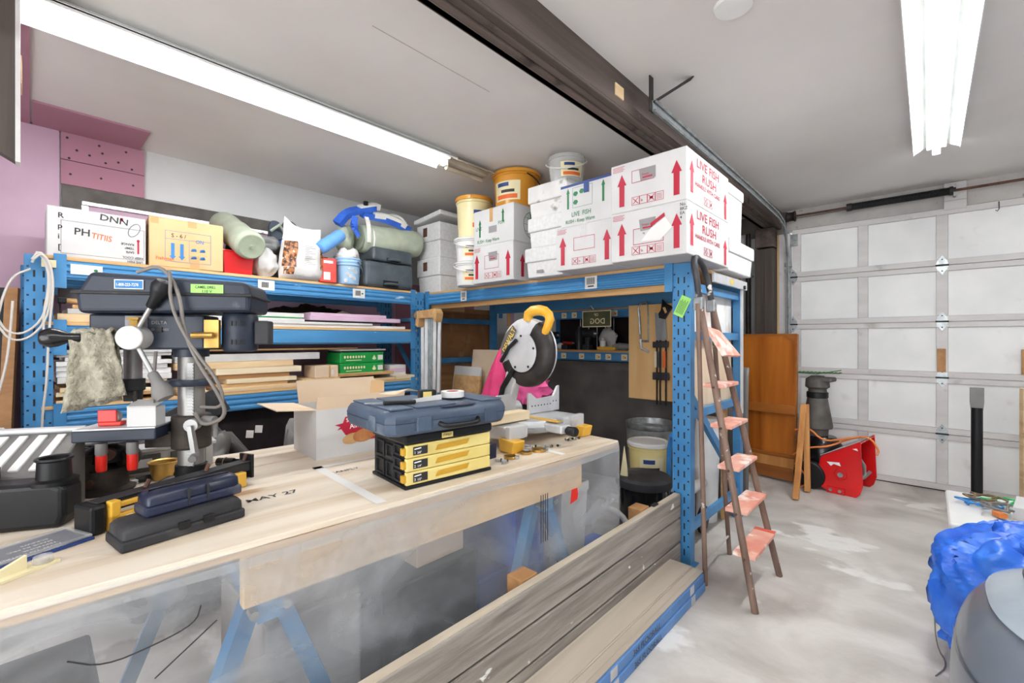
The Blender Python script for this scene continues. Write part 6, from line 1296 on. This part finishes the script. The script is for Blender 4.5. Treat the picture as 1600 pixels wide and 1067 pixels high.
a = n0.lerp(n1, .83); c = f0.lerp(f1, .83); b = B(); b.add([a-LO+V((-.02, .012, .13)), c-LO+V((-.02, -.01, .11)), c-LO+V((.09, -.01, -.03)), a-LO+V((.07, .012, -.02))], [(0, 1, 2, 3)]); obj('top_platform', b, 'step_pink', LD, solid=.014)
obj('spreader', B().cyl(V((-.872, 2.452, .12))-LO, V((-.887, 2.89, .12))-LO, .006, n=8), 'cord_white', LD)
# ================================================================ PLANKS AND FLOORING
for k in range(3):
    z0 = .004+k*.141; y1 = 2.555; y0 = -.6
    o = thing('weathered_plank', ('weathered grey plank on edge, bottom of the three', 'weathered grey plank on edge, middle of the three', 'weathered grey plank on edge, topmost of the three')[k], 'plank', (-1.065, 0, z0), 0, 'weathered planks on edge')
    obj('board', B().box(-.02, .02, y0, y1, 0, .131), mat('wp%d' % k, '67605a', 'a8a096', rough=.8, scale=16, stretch=(1, .07, 1), bump=.5, bscale=40, ramp=(.3, .7), dist=.9, c3='e9e7e3', r3=(.68, .70), s3=10, st3=(1, .7, 1.3)), o, bev=.005)
    obj('spacer', B().box(-.02, .0, y0+.4, y0+.45, .131, .1405).box(-.02, .0, y1-.3, y1-.25, .131, .1405), 'dark_metal', o)['kind'] = 'stuff' if k < 2 else 'stuff'
    if k == 2: obj('top_edge', B().box(-.0175, .0155, y0, y1-.002, .131, .1325), 'plank_top', o)
for k, (px, py) in enumerate(((824, 893), (996, 786))):
    p = gz(px, py, .44); o = obj('timber_block', B().box(-.075, .0, -.045, .045, 0, .085), 'lumber_d', loc=(-1.0865, p.y, .34), bev=.003); tag(o, ('wooden block wedged behind the top plank at the middle', 'wooden block wedged behind the top plank near the barrel')[k], 'block'); obj('post', B().box(-.06, -.012, -.03, .03, -.34, 0), 'lumber_d', o)
for k in range(2):
    t = thing('flooring_carton', ('blue flooring carton on the floor, lower of two', 'blue flooring carton, upper of two under loose planks')[k], 'carton', (-.945, 0, .001+k*.046), 0, 'blue flooring cartons')
    obj('body', B().box(-.097, .097-.006*k, -.75, 2.39-.004*k, 0, .044), 'carton_blue', t, bev=.003, seg=1)
    fr = Frame((.097-.006*k, 1.62, .008), (0, 1, 0)); b = B(); b.text(fr, 0, .0, .034, '365 FLOORALL', sx=1.1, n=.001); obj('lettering', b, 'print_black', t)
    for y in (1.0, 1.45, 2.2): obj('tape', B().box(.0965-.006*k, .0978-.006*k, y, y+.05, .002, .042), 'board_grey', t)
for k, (x0, x1, z, y1) in enumerate(((-1.044, -.92, .0925, 2.405), (-.918, -.885, .0925, 2.40), (-.884, -.862, .0925, 2.395), (-1.03, -.925, .0991, 2.38))):
    o = obj('vinyl_plank', B().box(x0, x1, -.75, y1, 0, .006), 'vinyl', loc=(0, 0, z), bev=.0008, seg=1); tag(o, ('widest pale oak vinyl plank on the blue cartons', 'second pale vinyl plank toward the carton edge', 'outermost narrow vinyl plank at the carton edge', 'loose pale vinyl plank lying on top of the others')[k], 'floor plank', 'loose vinyl planks')
# ================================================================ FAR RIGHT
PX0, PX1, PY = -1.44, -.885, 4.80
t = thing('wood_headboard', 'varnished wooden panel with rails standing by the garage door', 'wooden panel', (PX0, PY, 0), 0, rot=(-.045, 0, math.radians(-7)))
W_ = PX1-PX0; obj('panel', B().box(0, W_, 0, .02, .02, 1.36), 'furniture', t)
obj('top_cap', B().prism([(0, 1.365), (W_, 1.365), (W_, 1.25), (W_-.03, 1.27), (W_-.05, 1.3), (W_-.09, 1.32), (W_-.12, 1.345), (0, 1.345)], 'y', -.006, .0), 'furniture_edge', t)
for z0, z1, m in ((.62, .70, 'furniture_edge'), (.22, .25, 'furniture_edge'), (.13, .22, 'furniture_leg'), (.02, .13, 'furniture_edge')): obj('rail', B().box(0, W_, -.03, 0, z0, z1), m, t, bev=.004)
obj('end_stile', B().box(W_-.012, W_+.006, -.01, .025, .02, 1.36), 'furniture_edge', t)
for k, (a, c) in enumerate((((-.79, 4.237, 0), (-.80, 4.62, .74)), ((-.755, 4.52, 0), (-.79, 4.66, .74)))):
    b = B(); b.bar(V((0, 0, .01)), V(c)-V(a), .045, .03, up=(0, 1, 0)); tag(obj('table_leg', b, 'furniture_leg', bev=.004, loc=a), ('long loose wooden leg leaning in front of the varnished panel', 'second loose wooden leg leaning beside the snow blower')[k], 'wooden leg')
# snow blower
SB = thing('snow_blower', 'red snow blower with auger housing facing the garage door side', 'snow blower', (-.58, 4.66, 0), math.radians(-8))
def plate(y): return B().prism([(-.1, .03), (-.03, .0), (.14, .0), (.17, .03), (.19, .1), (.175, .47), (-.10, .30), (-.13, .12)], 'y', y, y+.012)
for y in (0, .43): pl = obj('side_plate', plate(y), 'red_gloss', SB, bev=.004)
bk = [(-.1, .03), (-.14, .12), (-.11, .29), (.165, .46)]
b = B(); b.prism([(x, z) for x, z in bk]+[(x+.006, z-.012) for x, z in reversed(bk)], 'y', .01, .435); obj('auger_housing', b, 'red_gloss', SB, smooth=50)
obj('top_panel', B().prism([(-.11, .30), (.17, .468), (.17, .474), (-.11, .306)], 'y', .01, .43), 'board_grey', SB)
obj('skid_shoe', B().box(-.06, .07, -.012, -.0, .0, .055), 'red_gloss', SB, bev=.004)
for x in (-.03, .035): obj('bolt', B().cyl((x, -.02, .03), (x, -.012, .03), .012, n=10), 'galv', SB)
b = B(); b.cyl((.04, -.012, .17), (.04, .0, .17), .045, n=20); bs2 = obj('bearing_boss', b, 'red_gloss', SB, smooth=35, bev=.004); obj('bearing_bolt', B().cyl((.04, -.02, .17), (.04, -.012, .17), .02, n=12), 'galv', bs2)
b = B()
b.cyl((.04, .01, .17), (.04, .43, .17), .02, n=12)
for s_ in (0, 1):
    b.tube([(.04+.11*math.cos(a*.6+s_*PI), .03+a*.04, .17+.11*math.sin(a*.6+s_*PI)) for a in range(11)], .014, 6)
obj('auger', b, 'steel', SB, smooth=40)
b = B(); b.poly(Frame((-.06, -.001, .3), (1, 0, 0)), [(0, -.04), (.09, -.03), (.1, -.06), (.05, -.05), (.03, -.07)]); b.poly(Frame((.12, -.001, .4), (1, 0, 0)), [(0, 0), (.03, .01), (.04, -.01)]); obj('worn_decal', b, 'print_white', SB)['kind'] = 'stuff'
obj('engine_cover', B().lathe([(.13, 0), (.15, .04), (.15, .2), (.1, .27), (0, .28)], 24, (-.15, .2, .17)), 'black_gloss', SB, smooth=40); obj('engine_base', B().box(-.27, -.1, .05, .36, .1, .19), 'red_gloss', SB, bev=.01)
for y in (-.03, .38): obj('wheel', B().cyl((-.19, y, .12), (-.19, y+.07, .12), .12, n=24), 'black_plastic', SB, smooth=35, bev=.01)
ch = obj('discharge_chute', B().lathe([(.075, .40), (.08, .42), (.085, .50), (.115, .51), (.118, .53), (.075, .80), (.07, .86), (.095, .88), (.09, .95), (.05, .98), (0, .985)], 26, (-.19, .2, 0)), 'dark_frame', SB, smooth=35); obj('chute_band', B().lathe([(.078, .78), (.084, .785), (.084, .83), (.078, .835)], 26, (-.19, .2, 0)), 'black_plastic', ch, smooth=35); obj('deflector', B().box(-.24, -.06, .13, .27, .93, .97), 'dark_frame', ch, bev=.012)
t = thing('extension_lead', 'orange extension cord draped over the red snow blower', 'cord', (-.58, 4.66, 0), math.radians(-8))
for l in ([(-.32, -.02, .27), (-.2, -.015, .36), (-.05, .02, .385), (.08, .1, .47), (.2, .15, .5), (.27, .12, .40), (.26, .1, .36)], [(-.3, -.02, .5), (-.2, .0, .54), (-.1, .03, .42), (.05, .05, .465), (.16, .08, .50)], [(-.3, -.03, .2), (-.2, -.05, .12), (-.18, -.06, .05), (-.24, -.06, .012)]): obj('cable', B().tube(l, .008, 8, sm=2), 'cord_orange', t, smooth=50)
t = thing('fern_frond', 'green frond resting on top of the black chute', 'frond', (-.74, 4.85, .987), math.radians(10)); obj('stem', B().tube([(-.2, 0, .02), (0, 0, .01), (.18, 0, .05)], .004, 6), 'leaf_green', t)
for k in range(11): x = -.16+k*.03; obj('leaflet', B().add([(x, 0, .016), (x+.03, -.09+.004*k, .03), (x+.05, -.05, .028), (x+.02, 0, .016), (x+.05, .05, .028), (x+.03, .09-.004*k, .03)], [(0, 1, 2, 3), (0, 3, 4, 5)]), 'leaf_green', t)
# black post
p = gz(1528, 860, 0); t = thing('steel_post', 'black square topped post standing before the garage door', 'post', (.255, 4.62, 0)); obj('tube', B().cyl((0, 0, .01), (0, 0, .82), .031, n=18), 'black_plastic', t, smooth=40); obj('flat_end', B().prism([(-.031, .80), (.031, .80), (.036, .86), (.036, .965), (-.036, .965), (-.036, .86)], 'y', -.012, .012), 'grey_rubber', t, bev=.003); obj('foot', B().lathe([(.1, 0), (.1, .01), (.04, .02), (.036, .2)], 20), 'black_plastic', t, smooth=35)
# wooden chair at the right edge
t = thing('wooden_chair', 'weathered wooden chair with woven seat at the right edge', 'chair', (.78, 4.85, 0), math.radians(20))
for x, y, h in ((-.2, -.2, .62), (.2, -.2, .62), (-.2, .2, .95), (.2, .2, .95)): obj('leg', B().box(x-.025, x+.025, y-.025, y+.025, 0, h), 'lumber', t, bev=.004)
obj('seat', B().box(-.2, .2, -.2, .2, .42, .46), 'fabric_white', t, bev=.01); obj('front_rail', B().box(-.2, .2, -.21, -.19, .34, .42), 'lumber', t); obj('backrest', B().box(-.19, .19, .19, .21, .62, .92), 'fabric_white', t, bev=.006)
for y in (-.2, .2): pass
for x in (-.2, .2): obj('armrest', B().box(x-.03, x+.03, -.23, .2, .60, .63), 'lumber', t, bev=.004)
tag(obj('wicker_basket', B().lathe([(.1, 0), (.12, .12), (.125, .13), (.12, .135), (.1, .02), (0, .02)], 24), 'fabric_white', smooth=35, loc=(.70, 4.78, .462)), 'white wicker basket on the wooden chair', 'basket')
# white table with cables and carton
t = thing('plastic_table', 'low white plastic table behind the blue tarp', 'table', (.62, 3.15, 0))
obj('tabletop', B().box(-.55, .7, -.22, .42, .42, .452), 'white_plastic', t, bev=.014, seg=3)
for x in (-.45, .6):
    for y in (-.15, .3): obj('leg', B().cyl((x, y, 0), (x, y, .42), .02, n=12), 'white_plastic', t, smooth=40)
t = thing('white_carton', 'flat white carton with blue print on the plastic table', 'carton', (.46, 3.28, .4525), math.radians(-8)); obj('body', B().box(-.15, .25, -.12, .12, 0, .06), 'carton_white', t, bev=.003)
b = B(); fr = Frame((-.12, .0, .06), (1, 0, 0), (0, 1, 0)); b.rect(fr, .05, .06, .2, .075, .001); b.rect(fr, .08, -.06, .15, .03, .001); obj('blue_print', b, 'print_blue', t)
rr = random.Random(5)
for k, (m, lab) in enumerate((('cord_blue', 'blue cable coil on the white plastic table'), ('cord_green', 'green cable coil on the white plastic table'), ('cord_brown', 'olive brown cable coil on the white plastic table'), ('cord_grey', 'grey cable coil nearest the tarp on the table'))):
    t = thing('cable_coil', lab, 'cable', ((.19, 3.33), (.28, 3.40), (.21, 3.38), (.25, 3.22))[k]+(.458,)); ph = rr.random()*6
    obj('cable', B().tube([((.06+.03*math.sin(a*1.7+ph))*math.cos(a+ph), (.06+.03*math.cos(a*1.3))*math.sin(a+ph), .012+.008*k+.01*math.sin(a*2.3+k)) for a in [i*.45 for i in range(30)]], .0055, 6), m, t, smooth=50)
obj('orange_plug', B().cbox((.0, -.06, .012), (.03, .05, .02), (0, 0, .5)), 'cord_orange', t)
# grey plastic shell and the tarp
t = thing('plastic_shell', 'large glossy grey moulded plastic shell at the lower right', 'plastic shell', (.50, 1.88, 0))
def sup(u, v, rx, ry, rz, e1=.38, e2=.8, lo=0):
    th = 2*PI*u; ph = (PI/2)*v; c, s_ = math.cos(th), math.sin(th); sg = lambda q, e: math.copysign(abs(q)**e, q)
    cp = math.cos(ph)**e1; return V((rx*sg(c, e2)*cp, ry*sg(s_, e2)*cp, rz*math.sin(ph)**e1+lo))
b = B(); b.grid(lambda u, v: sup(u, v, .455, .45, .61), 64, 28, wrap=True); obj('body', b, 'shell_grey', t, smooth=60)
b = B(); b.grid(lambda u, v: sup(.30+.4*u, .60+.22*v+.0*u, .462, .456, .62), 24, 10); obj('light_panel', b, 'shell_light', t, smooth=60)
b = B(); b.grid(lambda u, v: sup(.28+.44*u, .80+.2*v, .475, .47, .645), 24, 12); obj('upper_hood', b, 'shell_dark', t, smooth=60, solid=.01)
b = B(); b.grid(lambda u, v: sup(u, .24+.012*v, .458, .453, .613), 64, 2, wrap=True); obj('lower_trim', b, 'shell_dark', t, smooth=60)
t = thing('blue_tarp', 'crumpled bright blue tarpaulin heaped behind the grey shell', 'tarp', (.53, 2.60, 0))
def tarpf(u, v):
    th = 2*PI*u; ph = PI*(v-.5); d = V((math.cos(th)*math.cos(ph), math.sin(th)*math.cos(ph), math.sin(ph)))
    s1 = th*1.25+ph*1.1+.5*mnoise.noise(d*1.6); t1 = ph-.35*th
    k = .84+.21*(1-2*abs(mnoise.noise(V((s1*1.7, t1*.7, 3)))))+.12*(1-2*abs(mnoise.noise(V((s1*4.2, t1*1.6, 7)))))+.03*mnoise.noise(d*6)
    sg = lambda q_, e: math.copysign(abs(q_)**e, q_)
    return V((sg(d.x, .75)*.47*k, sg(d.y, .75)*.25*k, max(.002, .28+sg(d.z, .6)*.28*k)))
b = B(); b.grid(tarpf, 140, 80, wrap=True); obj('sheet', b, 'tarp_blue', t, smooth=80)
b = B(); b.grid(lambda u, v: (-.38+.3*u+.05*math.sin(v*5), -.16-.1*v+.03*math.sin(u*9), .5+.06*math.sin(u*PI)-.22*v+.03*math.sin(u*14)*v), 24, 16); obj('loose_fold', b, 'tarp_blue', t, smooth=80, solid=.003)
tag(obj('thin_cord', B().tube([gz(1458, 890, .004)-V((.1, 2.6, 0)), gz(1460, 960, .004)-V((.1, 2.6, 0)), gz(1463, 1010, .004)-V((.1, 2.6, 0)), gz(1482, 1040, .004)-V((.1, 2.6, 0)), gz(1462, 1056, .004)-V((.1, 2.6, 0))], .0025, 6, sm=2), 'cord_grey', loc=(.1, 2.6, 0)), 'thin grey cord lying on the floor beside the grey shell', 'cord')
